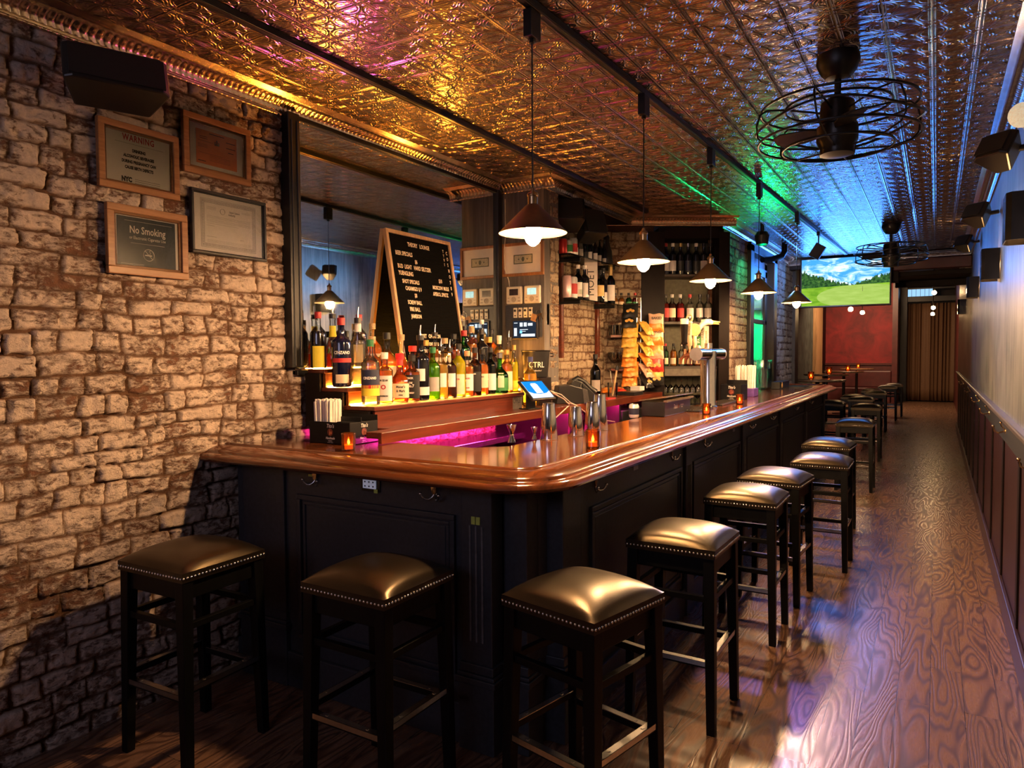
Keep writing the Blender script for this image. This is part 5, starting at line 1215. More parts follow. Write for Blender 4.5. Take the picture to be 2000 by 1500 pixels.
# ------------------------------------------------------------------ on the bar top
ZB = 1.0805
def caddy(label, x0, x1, y0, y1, h, logo_y=True, logo_x=True, rz=0.0):
    t = thing('bar_caddy', label, 'bar caddy', ((x0+x1)/2,(y0+y1)/2,ZB), rz)
    w, d = (x1-x0)/2, (y1-y0)/2; th = .004
    m = MB(); m.box(-w,w,-d,-d+th,0,h); m.box(-w,w,d-th,d,0,h*1.25); m.box(-w,-w+th,-d,d,0,h); m.box(w-th,w,-d,d,0,h); m.box(-w,w,-d,d,0,.005); m.box(-.003,.003,-d,d,0,h*.95); m.box(0,w,-.02,-.016,0,h*1.2)
    m.build('box', M('caddy_black', (.006,.006,.007), .5, spec=.2, bump=0), t, bevel=.0015)
    def logo(fn):
        a = MB(); a.text("Tito's", h*.24, lambda x,y: fn(x, y+h*.82), .85, shear=.3, bold=.0004); a.text('Handmade', h*.15, lambda x,y: fn(x, y+h*.27), .85, shear=.3, bold=.0004); a.text('VODKA', h*.07, lambda x,y: fn(x, y+h*.145), 1); a.text('AUSTIN  TEXAS', h*.05, lambda x,y: fn(x, y+h*.07), 1)
        b = MB(); n = 22
        vs = [b.bm.verts.new(fn(h*.17*math.cos(2*PI*k/n), h*.54+h*.17*math.sin(2*PI*k/n))) for k in range(n)]; b.bm.faces.new(vs)
        c = MB(); f2 = lambda x,y: fn(x,y)
        vs = [c.bm.verts.new(fn(x*h, y*h+h*.54)+off) for (x,y) in ((-.05,-.12),(.01,-.12),(.01,.0),(-.01,.05),(-.01,.12),(-.03,.12),(-.03,.05),(-.05,0))]; c.bm.faces.new(vs)
        vs = [c.bm.verts.new(fn(x*h, y*h+h*.54)+off) for (x,y) in ((.04,-.08),(.1,-.08),(.1,.0),(.07,.06),(.04,.0))]; c.bm.faces.new(vs)
        a.build('lettering', print_white, t, keepn=True); o = b.build('emblem', M('emblem_maroon', (.16,.03,.02), .5), t, keepn=True); c.build('emblem_still', copper, o, keepn=True)
    if logo_y:
        off = Vector((0,-.0004,0)); logo(lambda x,y: Vector((w*.05+x, -d-.0008, y)))
    if logo_x:
        off = Vector((.0004,0,0)); logo(lambda x,y: Vector((w+.0008, x, y)))
    return t, w, d
c1, w, d = caddy('black branded bar caddy on the left end of the bar top holding straws', -2.60, -2.338, 2.44, 2.635, .105)
nap = MB(); nap.box(-2.45,-2.36,2.47,2.57,1.088,1.185); o = nap.build('napkin_stack', M('napkin_black', (.008,.008,.009), .8, spec=.1), bevel=.003); tag(o, 'stack of black napkins in the right side of the left bar caddy', 'napkins')
sm = M('paper_straw', (.9,.84,.76), .6, var=.1, bump=0)
def straws(label, x0, y0, z0, w, d, n, h, name='straw', leanx=.0):
    rng = random.Random(5)
    m = MB(); m.cyl((0,0,0),(0,0,h),.0050,6); pr = m.build(name, sm); first = True
    for k in range(n):
        o = pr if first else pr.copy()
        if not first: COL.objects.link(o)
        first = False
        o.location = (x0+rng.uniform(-w,w), y0+rng.uniform(-d,d), z0)
        o.rotation_euler = (rng.uniform(-.03,.03), leanx+rng.uniform(-.03,.03), 0); o.scale = (1,1,1+rng.uniform(-.06,.02))
        tag(o, label, 'straw', label.replace('paper straw', 'paper straws'))
straws('white paper straw in the bunch standing in the left bar caddy', -2.535, 2.50, 1.088, .052, .036, 150, .200)
c2, w, d = caddy('black branded bar caddy further along the bar beside the second bunch of straws', -1.665, -1.48, 6.45, 6.68, .14, True, False)
straws('cream paper straw in the far bunch behind the second caddy', -1.60, 7.13, 1.162, .085, .05, 70, .22)
hb = MB().box(-1.69,-1.50,7.04,7.24,1.0805,1.16).build('straw_box', M('purple_box', (.14,.07,.35), .4), bevel=.004); tag(hb, 'purple topped box holding the far bunch of straws', 'box')

# candles in amber glass
amber_glass = GLASS('amber_votive_glass', (.95,.48,.16), .3, .03, (.9,.32,.06), .08)
flame = EM('flame', (1.0,.55,.15), 30.0)
def make_candle():
    t = thing('votive_candle', 'x', 'candle', (0,0,0))
    m = MB(); m.lathe([(0,0),(.026,0),(.030,.004),(.031,.07),(.0325,.074),(.031,.078),(.0285,.078),(.029,.07),(.028,.008),(0,.007)], 22); m.build('holder', amber_glass, t, smooth=40)
    m = MB(); m.lathe([(0,.009),(.026,.009),(.026,.026),(0,.025)], 18); m.build('wax', M('candle_wax', (.85,.45,.2), .5, emit=(1,.35,.08), es=.5), t, smooth=40)
    m = MB(); m.lathe([(0,.027),(.004,.030),(.0055,.037),(.003,.046),(0,.052)], 10); m.build('flame', flame, t, smooth=60)
    return t
cd = make_candle()
cands = [((-2.226,2.316,ZB),'lit amber glass candle at the left end of the bar before the black caddy',1.0),((-1.315,2.906,ZB),'lit amber glass candle near the bar corner beside the shakers',1.05),((-1.36,4.90,ZB),'lit candle at the foot of the beer tower',.95),((-1.39,6.00,ZB),'lit candle on the bar past the beer tower before the dark mat',1.05),
 ((-1.85,13.15,1.051),'lit candle on the nearest high table',1.6),((-1.96,16.5,1.051),'lit candle on the second high table',1.8),((-1.87,19.3,1.051),'lit candle on the third high table',1.8),((-1.93,22.7,1.051),'lit candle on the furthest high table',1.8)]
for i, (p, lab, s_) in enumerate(cands):
    if i == 0: cd.location = p; cd['label'] = lab; cd['group'] = 'lit votive candles'
    else: dup(cd, p, None, lab, 'lit votive candles', (s_,s_,s_))
# shakers, jiggers
def make_shaker(H=.18):
    t = thing('shaker_tin', 'x', 'shaker', (0,0,0))
    m = MB(); m.lathe([(.044,0),(.0445,.003),(.031,H-.006),(.029,H),(0,H),(0,H-.003),(.028,H-.004),(.042,.001)], 32); m.build('tin', polished, t, smooth=45)
    m = MB(); m.tube([(.0445*math.cos(a),.0445*math.sin(a),.002) for a in [2*PI*k/32 for k in range(32)]], .0018, 6, True); m.build('rim', nickel, t, smooth=60); return t
sk = make_shaker()
for i, (x, y, s_, lab) in enumerate(((-1.64,3.10,1.0,'leftmost steel shaker tin upside down on the bar'),(-1.60,3.32,.83,'shortest steel shaker tin, second from the left'),(-1.555,3.43,.93,'steel shaker tin third from the left, before the tallest'),(-1.60,3.63,1.10,'tallest steel shaker tin, rightmost of the four'))):
    if i == 0: sk.location = (x,y,ZB); sk['label'] = lab; sk['group'] = 'steel shaker tins on the bar'
    else: dup(sk, (x,y,ZB), None, lab, 'steel shaker tins on the bar', (1 if s_ > .9 else .95,)*2+(s_,))
def jig(lab, x, y, s_):
    t = thing('jigger', lab, 'jigger', (x,y,ZB), 0, 'steel jiggers on the bar'); t.scale = (s_,s_,s_)
    m = MB(); m.lathe([(0,.001),(.018,0),(.019,.002),(.008,.030),(.009,.034),(.008,.037),(.023,.080),(.0225,.082),(.021,.079),(.006,.04),(0,.04)], 22); m.build('double_cone', polished, t, smooth=35)
    m = MB(); m.lathe([(.0085,.030),(.0105,.032),(.0105,.036),(.0085,.038)], 18); m.build('waist_ring', nickel, t)
jig('taller steel jigger at the inner edge of the bar by the pink light', -1.735, 2.90, 1.05); jig('smaller steel jigger between the tall jigger and the shakers', -1.70, 3.06, .75)
can('white and blue seltzer can beside the garnish tray', -1.705, 4.42, ZB, 'white', .033, .09, None, 'navy')
# garnish tray
gt = thing('garnish_tray', 'long black branded garnish tray with a clear tilted lid', 'garnish tray', (-1.62, 4.84, ZB))
m = MB(); m.prism([(-.085,-.285),(.078,-.285),(.078,.285),(-.085,.285)], 0, .10); m.build('tray', black_plastic, gt, bevel=.006)
m = MB(); m.box(-.10,.095,-.30,.30,-.003,.003, Matrix.Translation((0,0,.118)) @ Matrix.Rotation(R(-8),4,'Y')); m.box(.075,.10,-.30,.30,.098,.112); m.build('lid', GLASS('lid_frost', (.9,.85,.78), .8, .15, (.8,.62,.45), .5), gt, bevel=.002)
m = MB(); m.text("Tito's", .042, lambda x,y: Vector((.0795,x-.06,.055+y)), .85, shear=.3, bold=.0006); m.text('Handmade', .018, lambda x,y: Vector((.0795,x+.085,.062+y)), .9, shear=.3); m.text('VODKA', .010, lambda x,y: Vector((.0795,x+.085,.045+y)), .9); m.build('lettering', print_white, gt)
m = MB(); m.lathe([(0,0),(.016,0),(0,.001)],18,Matrix.Translation((.0785,.012,.055)) @ Matrix.Rotation(PI/2,4,'Y')); m.build('emblem', M('emblem_maroon', (.16,.03,.02), .5), gt)
# mats with glinting edge, speed tools
for (x0,x1,y0,y1,lab) in ((-1.62,-1.45,5.05,5.42,'dark rubber bar mat under the beer tower handles'),(-1.62,-1.46,5.72,6.35,'long dark rubber bar mat past the beer tower')):
    t = thing('bar_mat', lab, 'bar mat', ((x0+x1)/2,(y0+y1)/2,ZB)); part(MB().box(x0,x1,y0,y1,ZB,ZB+.012), 'mat', black_plastic, t, bevel=.003)
    m = MB()
    for k in range(int((y1-y0)/.022)):
        for j in range(int((x1-x0)/.022)-1): m.lathe([(0,.006),(.004,.005),(.006,0)],6,Matrix.Translation((x0+.022+.022*j,y0+.011+.022*k,ZB+.0118)))
    part(m, 'studs', M('stud_sheen', (.05,.04,.035), .15, .3), t)
# pitcher and small sign
pt = thing('water_pitcher', 'tall ribbed clear water pitcher by the glazed door', 'pitcher', (-1.735, 8.58, ZB))
m = MB(); n = 48
pr_ = [(.0,.0),(.085,.0),(.098,.012),(.102,.04),(.105,.33),(.107,.34)]
m.lathe(pr_, n)
for v in m.bm.verts:
    q = math.hypot(v.co.x, v.co.y)
    if q > .09: a = math.atan2(v.co.y, v.co.x); f = 1+.03*math.cos(16*a); v.co.x *= f; v.co.y *= f
m.build('vessel', GLASS('pitcher_glass', (.88,.92,.93), .5, .05), pt, smooth=60)
m = MB(); m.tube([(.0,-.10,.30),(0,-.15,.29),(0,-.165,.2),(0,-.14,.09),(0,-.10,.07)], .009, 8); m.build('handle', clear_glass, pt, smooth=60)
m = MB(); m.lathe([(0,.02),(.092,.02),(.096,.24),(0,.24)],32); m.build('water', GLASS('water', (.86,.86,.9), .1, .02, (.6,.6,.65), .2), pt, smooth=50)
bottle('short clear bottle standing behind the far straws', -1.72, 7.78, ZB, 'round', 'clear', 'clear', 'black', [(.02,.07,'cream',.8)], sc=1.1, seg=16)
sg = thing('counter_sign', 'low black sign with a tan emblem lying near the far end of the bar', 'sign', (-1.60, 8.95, ZB))
m = MB(); m.box(-.05,.05,-.30,.30,0,.085); m.build('box', black_plastic, sg, bevel=.004)
m = MB(); m.lathe([(0,0),(.032,0),(.026,.006),(.012,.003),(0,.008)],14,Matrix.Translation((.0505,-.18,.045)) @ Matrix.Rotation(PI/2,4,'Y') @ Matrix.Diagonal((1.1,.85,1,1))); m.build('emblem', M('emblem_tan', (.65,.38,.15), .5), sg)
mn = MB().box(-1.56,-1.36,9.25,9.5,ZB,ZB+.012).build('bar_tray', black_plastic, bevel=.003); tag(mn, 'small flat dark tray at the far end of the bar top', 'tray')

# ------------------------------------------------------------------ on the back counter
ZK = 1.1375
ps = thing('pos_tablet', 'tablet till with a blue and white screen tilted on a stand', 'tablet', (-2.285, 4.12, ZK), R(76))
TM = Matrix.Translation((0,-.02,.125)) @ Matrix.Rotation(R(-48),4,'X')
m = MB(); m.box(-.115,.115,-.008,.008,-.09,.09,TM); m.build('case', black_plastic, ps, bevel=.005)
m = MB(); m.box(-.100,.100,-.0092,-.0078,-.076,.076,TM); m.build('screen', EM('pos_white', (.75,.85,1.0), .6), ps)
m = MB()
vs = [m.bm.verts.new(TM @ Vector((x,-.0098,z))) for x,z in ((-.100,-.015),(-.06,-.035),(0,-.042),(.06,-.035),(.1,-.015),(.1,.076),(-.1,.076))]; m.bm.faces.new(vs); m.build('screen_blue', EM('pos_blue', (.01,.25,.75), .6), ps)
m = MB()
vs = [m.bm.verts.new(TM @ Vector((x,-.0104,z))) for x,z in ((-.035,-.035),(.03,-.035),(.03,.045),(.02,.058),(-.025,.058),(-.035,.045))]; m.bm.faces.new(vs); m.build('screen_receipt', EM('pos_paper', (.9,.92,1.0), .7), ps)
m = MB(); m.prism([(-.06,.0),(.06,.0),(.05,.10),(-.05,.10)], 0, .006); m.box(-.04,.04,.03,.045,0,.12); m.build('stand', black_plastic, ps, bevel=.002)
wb = MB().box(-2.56,-2.40,4.40,4.58,ZK,1.335).build('wooden_box', dark_brown, bevel=.004); tag(wb, 'dark box on the back counter carrying the ice bucket', 'box')
bu = thing('ice_bucket', 'black ice bucket with white lettering beside the bottles', 'ice bucket', (-2.48, 4.49, 1.3355), R(32))
m = MB(); m.lathe([(0,0),(.078,0),(.085,.005),(.102,.185),(.108,.19),(.104,.195),(.098,.19),(.08,.012),(0,.01)], 32); m.build('bucket', black_plastic, bu, smooth=40)
m = MB()
def bf(x,y): a = -PI/2+x/.092; r_ = .0885+.095*(.09+y); return Vector((r_*math.cos(a), r_*math.sin(a), .09+y))
m.text('CTRL', .055, bf, .85, bold=.0004); m.text('handcrafted', .016, lambda x,y: bf(x,y-.04), .9, shear=.3); m.build('lettering', print_white, bu)
m = MB(); m.tube([(.105,0,.17),(.125,0,.17),(.125,0,.15),(.105,0,.15)], .005, 6); m.build('ear', black_plastic, bu)
rp = thing('receipt_printer', 'black boxy receipt printer on the back counter', 'printer', (-2.33, 4.74, ZK), R(40))
m = MB(); m.prism([(-.12,0),(.09,0),(.075,.115),(-.02,.14),(-.10,.13)], -.075, .075, Matrix(((1,0,0,0),(0,0,1,0),(0,1,0,0),(0,0,0,1)))); m.build('case', black_plastic, rp, bevel=.006)
m = MB(); m.prism([(.09,0),(.13,.01),(.115,.10),(.075,.115)], -.07, .07, Matrix(((1,0,0,0),(0,0,1,0),(0,1,0,0),(0,0,0,1)))); m.build('front_flap', M('printer_grey', (.05,.045,.045), .4), rp, bevel=.003)
m = MB(); m.cbox((.12,-.05,.02),(.006,.02,.012)); m.build('indicator', EM('led_cyan', (.3,.7,1), 2.0), rp)
ct = thing('desk_phone', 'black desk phone with angled handset and key sheet on the back counter', 'phone', (-2.36, 5.02, ZK), R(38))
m = MB(); m.prism([(-.10,0),(.13,0),(.12,.02),(-.02,.15),(-.08,.17),(-.11,.14)], -.085, .085, Matrix(((1,0,0,0),(0,0,1,0),(0,1,0,0),(0,0,0,1)))); m.build('base', black_plastic, ct, bevel=.006)
m = MB(); m.tube([(-.09,-.06,.155),(-.05,-.06,.175),(0,-.06,.15),(.05,-.06,.10),(.09,-.06,.07)], [.022,.026,.018,.02,.026], 10); m.build('handset', black_plastic, ct, smooth=60)
m = MB(); m.cbox((.045,.03,.093),(.14,.075,.004), Matrix.Translation((.045,.03,.093)) @ Matrix.Rotation(R(43),4,'Y') @ Matrix.Translation((-.045,-.03,-.093))); m.build('key_sheet', white_paper, ct)
cb = thing('cable_bundle', 'tangle of pale charging cables hanging from the tablet till over the counter edge', 'cable', (-2.2, 4.2, ZK))
m = MB()
m.tube([(-.02,.05,.10),(.03,.12,.06),(.05,.16,.02),(.03,.20,.01),(.055,.05,-.02),(.10,-.30,-.10)], .004, 6); m.tube([(-.03,.02,.12),(.02,.10,.09),(.04,.2,.03),(.06,.28,.0),(.12,.40,-.09),(.16,.7,-.14)], .004, 6); m.tube([(-.01,.03,.11),(.02,.16,.05),(.0,.22,.03),(.04,.26,.012),(.05,.27,-.06)], .003, 6)
m.build('cord', M('cable_pink', (.6,.42,.36), .5), cb, smooth=60)
m = MB(); m.tube([(-.08,.62,.002),(-.08,.60,.10),(-.08,.63,.15),(-.08,.67,.10),(-.08,.68,.002)], .005, 6); m.build('black_loop', black_plastic, cb, smooth=60)
uc = thing('utensil_cup', 'clear cup of bar spoons and muddlers beside the wine bottle', 'cup', (-2.36, 5.62, ZK))
m = MB(); m.lathe([(0,0),(.04,0),(.045,.12),(.043,.12),(.038,.006),(0,.005)],20); m.build('cup', clear_glass, uc, smooth=40)
m = MB(); m.cyl((0,0,.01),(.03,.02,.23),.008,8); m.build('muddler', pine, uc); m = MB(); m.cyl((.01,0,.01),(-.03,.02,.22),.003,8); m.cyl((-.01,0,.01),(.02,-.03,.20),.003,8); m.ball((-.03,.02,.222),.01,8,.5); m.build('bar_spoon', steel, uc)
m = MB(); m.cyl((.03,.02,.225),(.035,.023,.26),.016,12); m.build('muddler_head', black_plastic, uc)
for (x,y,z0,z1,w_,d_,mt,nm,lab,cat) in ((-2.33,5.95,ZK,ZK+.03,.16,.22,black_plastic,'tip_tray','flat black tray of papers on the back counter before the snack rack','tray'),(-2.28,5.30,ZK,ZK+.01,.10,.16,print_red,'red_folder','red folder lying on the edge of the back counter','folder'),(-2.27,5.12,ZK,ZK+.008,.08,.12,white_paper,'paper_slip','pale printed slip on the counter edge beside the phone','paper'),(-2.32,6.10,ZK+.031,ZK+.07,.09,.12,white_paper,'card_box','small pale card box on the tray by the snack rack','box')):
    o = MB().box(x-w_/2,x+w_/2,y-d_/2,y+d_/2,z0,z1).build(nm, mt, bevel=.002); tag(o, lab, cat)
for k, (x, y, cl) in enumerate(((-2.55,5.95,'orange'),(-2.50,6.10,'red'))):
    bag(('small orange' if k == 0 else 'small red')+' snack packet lying under the lowest wooden shelf', (x,y,ZK+.035), R(20+40*k), R(-75), cl, 'snack packets under the shelf', sc=.8)

# ------------------------------------------------------------------ television
tv = thing('television', 'large flat television hanging from the ceiling showing a golf green', 'television', (-1.07, 10.46, 2.45))
m = MB(); m.box(-.555,.555,.0,.05,-.335,.335); m.build('case', black_plastic, tv, bevel=.008)
def tvmat():
    t = NT('golf_picture'); co = t.coord('Object'); sp_ = t.n('ShaderNodeSeparateXYZ'); t.l(co, sp_.inputs[0]); x, z = sp_.outputs[0], sp_.outputs[2]
    n1 = t.noise(t.mapping(co, (1,1,2.2), (0,R(-20),0)), 4.5, 6, .6, .8)
    sky = t.ramp(t.math('ADD', n1, t.math('MULTIPLY', z, -.25)), [(.40, (.05,.30,.85)), (.50, (.35,.62,.95)), (.62, (.95,.97,1.0))])
    grass = t.ramp(t.noise(t.mapping(co, (1,1,4)), 7, 3), [(.35, (.11,.26,.015)), (.65, (.22,.40,.03))])
    green = t.ramp(t.noise(t.mapping(co, (1,1,6)), 5, 3), [(.3, (.24,.37,.06)), (.7, (.32,.45,.10))])
    # putting green: wide ellipse in the lower right
    ex = t.math('MULTIPLY', t.math('SUBTRACT', x, .22), 1.55); ez = t.math('MULTIPLY', t.math('ADD', z, .20), 5.6)
    inside = t.math('LESS_THAN', t.math('ADD', t.math('MULTIPLY', ex, ex), t.math('MULTIPLY', ez, ez)), .75)
    gr = t.mix(inside, grass, green)
    tn = t.noise(t.mapping(co, (1,1,.25)), 34, 5, .7)
    # tree line height against x: tall at both sides, low in the middle
    hh = t.math('ADD', t.math('MULTIPLY', t.math('POWER', t.math('ABSOLUTE', t.math('SUBTRACT', x, .08)), 1.1), .34), -.045)
    hh = t.math('ADD', hh, t.math('MULTIPLY', t.math('SUBTRACT', tn, .5), .22))
    hor = t.math('ADD', -.055, t.math('MULTIPLY', x, .03))
    istree = t.math('LESS_THAN', z, hh); isg = t.math('LESS_THAN', z, hor)
    tree = t.ramp(t.noise(co, 30, 5), [(.35, (.008,.03,.012)), (.6, (.04,.12,.025)), (.75, (.14,.22,.05))])
    c = t.mix(istree, sky, tree); c = t.mix(isg, c, gr)
    e = t.n('ShaderNodeEmission'); t.l(c, e.inputs[0]); e.inputs[1].default_value = .72; t.l(e.outputs[0], t.out.inputs[0]); return t.m
m = MB(); m.box(-.535,.535,-.003,.001,-.312,.318); m.build('screen', tvmat(), tv)
m = MB(); m.cyl((.22,-.0045,-.14),(.22,-.0045,-.075),.002,6); m.build('flag_pin', EM('pin_dark', (.05,.02,.02), 1), tv)
m = MB(); m.box(-.2,.2,.05,.12,-.1,.30); m.cyl((0,.08,.2),(0,.08,.34),.02,10); m.build('mount', black_metal, tv)
# pipe elbow at door corner and pendant camera dome
pe = thing('vent_pipe', 'short black elbow pipe between the door frame and the ceiling', 'pipe', (-1.76,8.9,2.6))
m = MB(); m.tube([(-.02,-.15,0),(.06,.0,.02),(.15,.12,.06),(.17,.17,.12),(.17,.18,.2)], .035, 12); m.build('elbow', black_metal, pe, smooth=60)
dc = thing('wash_light', 'black cup shaped wash light hanging from the ceiling near the glazed door', 'stage light', (-1.55,7.6,ZC))
m = MB(); m.cyl((0,0,0),(0,0,-.06),.02,10); m.lathe([(0,-.06),(.05,-.06),(.075,-.10),(.06,-.19),(.03,-.20),(0,-.20)],20); m.build('housing', black_metal, dc, smooth=40)

# ------------------------------------------------------------------ right wall fittings
def sconce(lab, y, z):
    t = thing('wall_sconce', lab, 'wall lamp', (XR-.001, y, z), 0, 'dark box sconces on the right wall')
    m = MB(); pts = [(0,-.11),(-.085,-.11),(-.105,-.08),(-.105,.08),(-.085,.11),(0,.11)]; h = .105
    A = [(m.bm.verts.new((x,yy,-h)), m.bm.verts.new((x,yy,h))) for x,yy in pts]
    for a, b in zip(A, A[1:]): m.bm.faces.new((a[0],b[0],b[1],a[1]))
    pts2 = [(0,-.105),(-.083,-.105),(-.100,-.078),(-.100,.078),(-.083,.105),(0,.105)]
    B = [(m.bm.verts.new((x,yy,-h)), m.bm.verts.new((x,yy,h))) for x,yy in pts2]
    for a, b in zip(B, B[1:]): m.bm.faces.new((a[0],a[1],b[1],b[0]))
    for i in range(5):
        m.bm.faces.new((A[i][0],B[i][0],B[i+1][0],A[i+1][0])); m.bm.faces.new((A[i][1],A[i+1][1],B[i+1][1],B[i][1]))
    m.build('shade', M('sconce_black', (.012,.011,.011), .12, .2, bump=0), t)
    m = MB(); m.cyl((-.045,-.02,0),(-.045,.02,0),.018,12); m.build('bulb', EM('sconce_bulb', (1.0,.50,.18), 170), t)
    m = MB(); m.box(-.03,0,-.03,.03,-.03,.03); m.build('back_plate', black_metal, t); return t
for i, y in enumerate((1.75,3.95,5.95,8.72,12.3)):
    sconce(['dark box sconce on the right wall behind the frame edge','nearest visible dark box sconce, largest, at the right picture edge','second visible box sconce on the right wall','third box sconce on the right wall with a green sheen','furthest box sconce on the right wall by the passage'][i], y, (2.1,2.10,2.10,2.16,2.16)[i])
for i, (y, z) in enumerate(((2.35,2.50),(3.92,2.40),(5.95,2.45),(8.6,2.60))):
    speaker(['nearest black speaker, cropped at the top right corner','brown grey bottomed speaker high on the right wall, second from the camera','third black speaker high on the right wall','furthest black speaker on the right wall above the third sconce'][i], .235, y, z, R(-40), R(-32), (.17,.13,.13), bracket=(.07,.10,.02))
fl = thing('flood_bulb', 'glass faced floodlight with ribbed lens and cable on the right wall near the ceiling', 'floodlight', (.235, 2.98, 2.30), 0); fl.scale = (.75,.75,.75)
FLM = Vector((-.25,-.93,-.25)).to_track_quat('Z','Y').to_matrix().to_4x4()
m = MB(); m.lathe([(0,0),(.055,0),(.05,-.05),(.022,-.09),(.018,-.13),(0,-.13)], 20, FLM); m.build('housing', M('smoky_reflector', (.12,.10,.08), .15, .6), fl, smooth=40)
m = MB(); m.lathe([(0,.012),(.03,.010),(.055,.0)], 20, FLM)
m.build('lens', M('ribbed_lens', (.9,.85,.7), .15, emit=(1,.8,.5), es=.22, sc=90, bump=1.0), fl, smooth=40)
m = MB(); m.tube([(0,.10,.02),(.03,.13,-.05),(.05,.12,-.12),(.08,.10,-.06),(.10,.12,.05)], .006, 6); m.build('cable', M('cable_white2', (.7,.65,.55), .5), fl, smooth=60)
def coat_hook():
    t = thing('coat_hook', 'x', 'hook', (XR-.012,0,1.045))
    m = MB(); m.lathe([(0,0),(.016,0),(.014,.004),(0,.006)],14,Matrix.Rotation(-PI/2,4,'Y')); m.build('base_plate', brass, t, smooth=40)
    m = MB(); m.tube([(-.004,0,0),(-.035,0,-.012),(-.055,0,.0),(-.060,0,.022)], [.005,.0045,.004,.005], 8); m.ball((-.060,0,.026),.008,10); m.tube([(-.004,0,.01),(-.02,0,.03),(-.024,0,.045)], .004, 8); m.ball((-.024,0,.048),.007,10); m.build('prong', brass, t, smooth=60); return t
ch = coat_hook()
for i, y in enumerate((3.45,4.94,6.40,7.90,9.87,12.15)):
    lab = ['nearest','second','third','fourth','fifth','furthest'][i]+' brass coat hook on the right wall rail'
    if i == 0: ch.location = (XR-.012,y,1.045); ch['label'] = lab; ch['group'] = 'brass coat hooks on the rail'
    else: dup(ch, (XR-.012,y,1.045), None, lab, 'brass coat hooks on the rail')

# ------------------------------------------------------------------ rear room
def table():
    t = thing('high_table', 'x', 'table', (0,0,0))
    m = MB(); m.lathe([(0,1.01),(.42,1.01),(.45,1.025),(.45,1.045),(.44,1.05),(0,1.05)], 40); m.build('tabletop', WOOD('table_wood', (.12,.06,.03), (.34,.2,.1), .25, .3, 'x'), t, smooth=40)
    m = MB(); m.cyl((0,0,.02),(0,0,1.01),.035,14); m.build('column', black_metal, t); m = MB(); m.lathe([(0,0),(.26,0),(.26,.015),(.06,.04),(0,.04)],28); m.build('foot', black_metal, t); return t
tb0 = table()
for i, (x, y) in enumerate(((-1.74,13.1),(-2.02,16.5),(-1.95,19.2),(-1.97,22.7))):
    lab = 'round high table in the rear room, '+['nearest the bar','second from the bar','third from the bar','furthest, before the red wall'][i]
    if i == 0: tb0.location = (x,y,0); tb0['label'] = lab; tb0['group'] = 'round high tables in the rear'
    else: dup(tb0, (x,y,0), None, lab, 'round high tables in the rear')
bn = thing('banquette', 'dark red bench along the rear end wall', 'bench', (-2.05,24.0,0))
m = MB(); m.box(-.9,.9,-.25,.22,.0,.45); m.build('seat', dark_red, bn, bevel=.03); m = MB(); m.box(-.9,.9,.10,.23,.45,.95); m.build('backrest', dark_red, bn, bevel=.03)
cu = thing('curtain', 'floor length brown pleated curtain across the end of the passage', 'curtain', (-.16,25.0,0))
def cf(u, v):
    u2_ = u; x = -.62+1.24*u; return Vector((x, .05*math.sin(u*58+3.2*math.sin(u*9)+1.4*math.sin(u*23))*(.6+.4*v)+.02*math.sin(u*17), .03+2.95*v))
m = MB(); m.grid(cf, 220, 8); 
for f in list(m.bm.faces): pass
o = m.build('drape', M('curtain_brown', (.13,.065,.03), .7, var=.15, sc=60), cu, smooth=60); sdm = o.modifiers.new('thick','SOLIDIFY'); sdm.thickness = .004
m = MB(); m.cyl((-.68,0,3.0),(.68,0,3.0),.02,10); m.build('rod', black_metal, cu)
# glazed transom over the curtain and passage frame
m = MB(); m.box(-.98,-.78,24.9,25.15,0,3.6); m.box(.47,.6,24.9,25.15,0,3.6); m.box(-.98,.6,24.9,25.15,3.5,3.6); m.box(-.98,.6,24.95,25.1,3.03,3.2)
struct(m.build('door_2', black_metal, bevel=.01))
m = MB(); m.box(-.78,-.10,25.02,25.04,3.2,3.42); struct(m.build('window_1', EM('street_glow', (.35,.65,1.0), .5)))
m = MB()
for k in range(6): m.box(-.80+.115*k,-.79+.115*k,25.0,25.05,3.2,3.45,)
m.box(-.8,.45,24.99,25.06,3.42,3.46); struct(m.build('window_1_bars', black_metal))
def rp_(lab, x, y, z):
    t = thing('rear_pendant', lab, 'lamp', (x,y,z), 0, 'small bare bulbs in the rear passage')
    m = MB(); m.cyl((0,0,.04),(0,0,3.62-z),.008,8); m.build('cord', black_plastic, t); m = MB(); m.ball((0,0,0),.045,12); m.build('bulb', EM('rear_bulb', (1,.62,.28), 45), t, smooth=60)
rp_('upper of the three bare bulbs before the curtain', -.06,17.0,2.72); rp_('middle of the three bare bulbs before the curtain', -.08,19.0,2.52); rp_('lowest of the three bare bulbs before the curtain', -.10,21.0,2.47)
rp_('left bare bulb under the television over the high tables', -1.42,15.0,2.33); rp_('right bare bulb under the television over the high tables', -1.38,17.0,2.36)

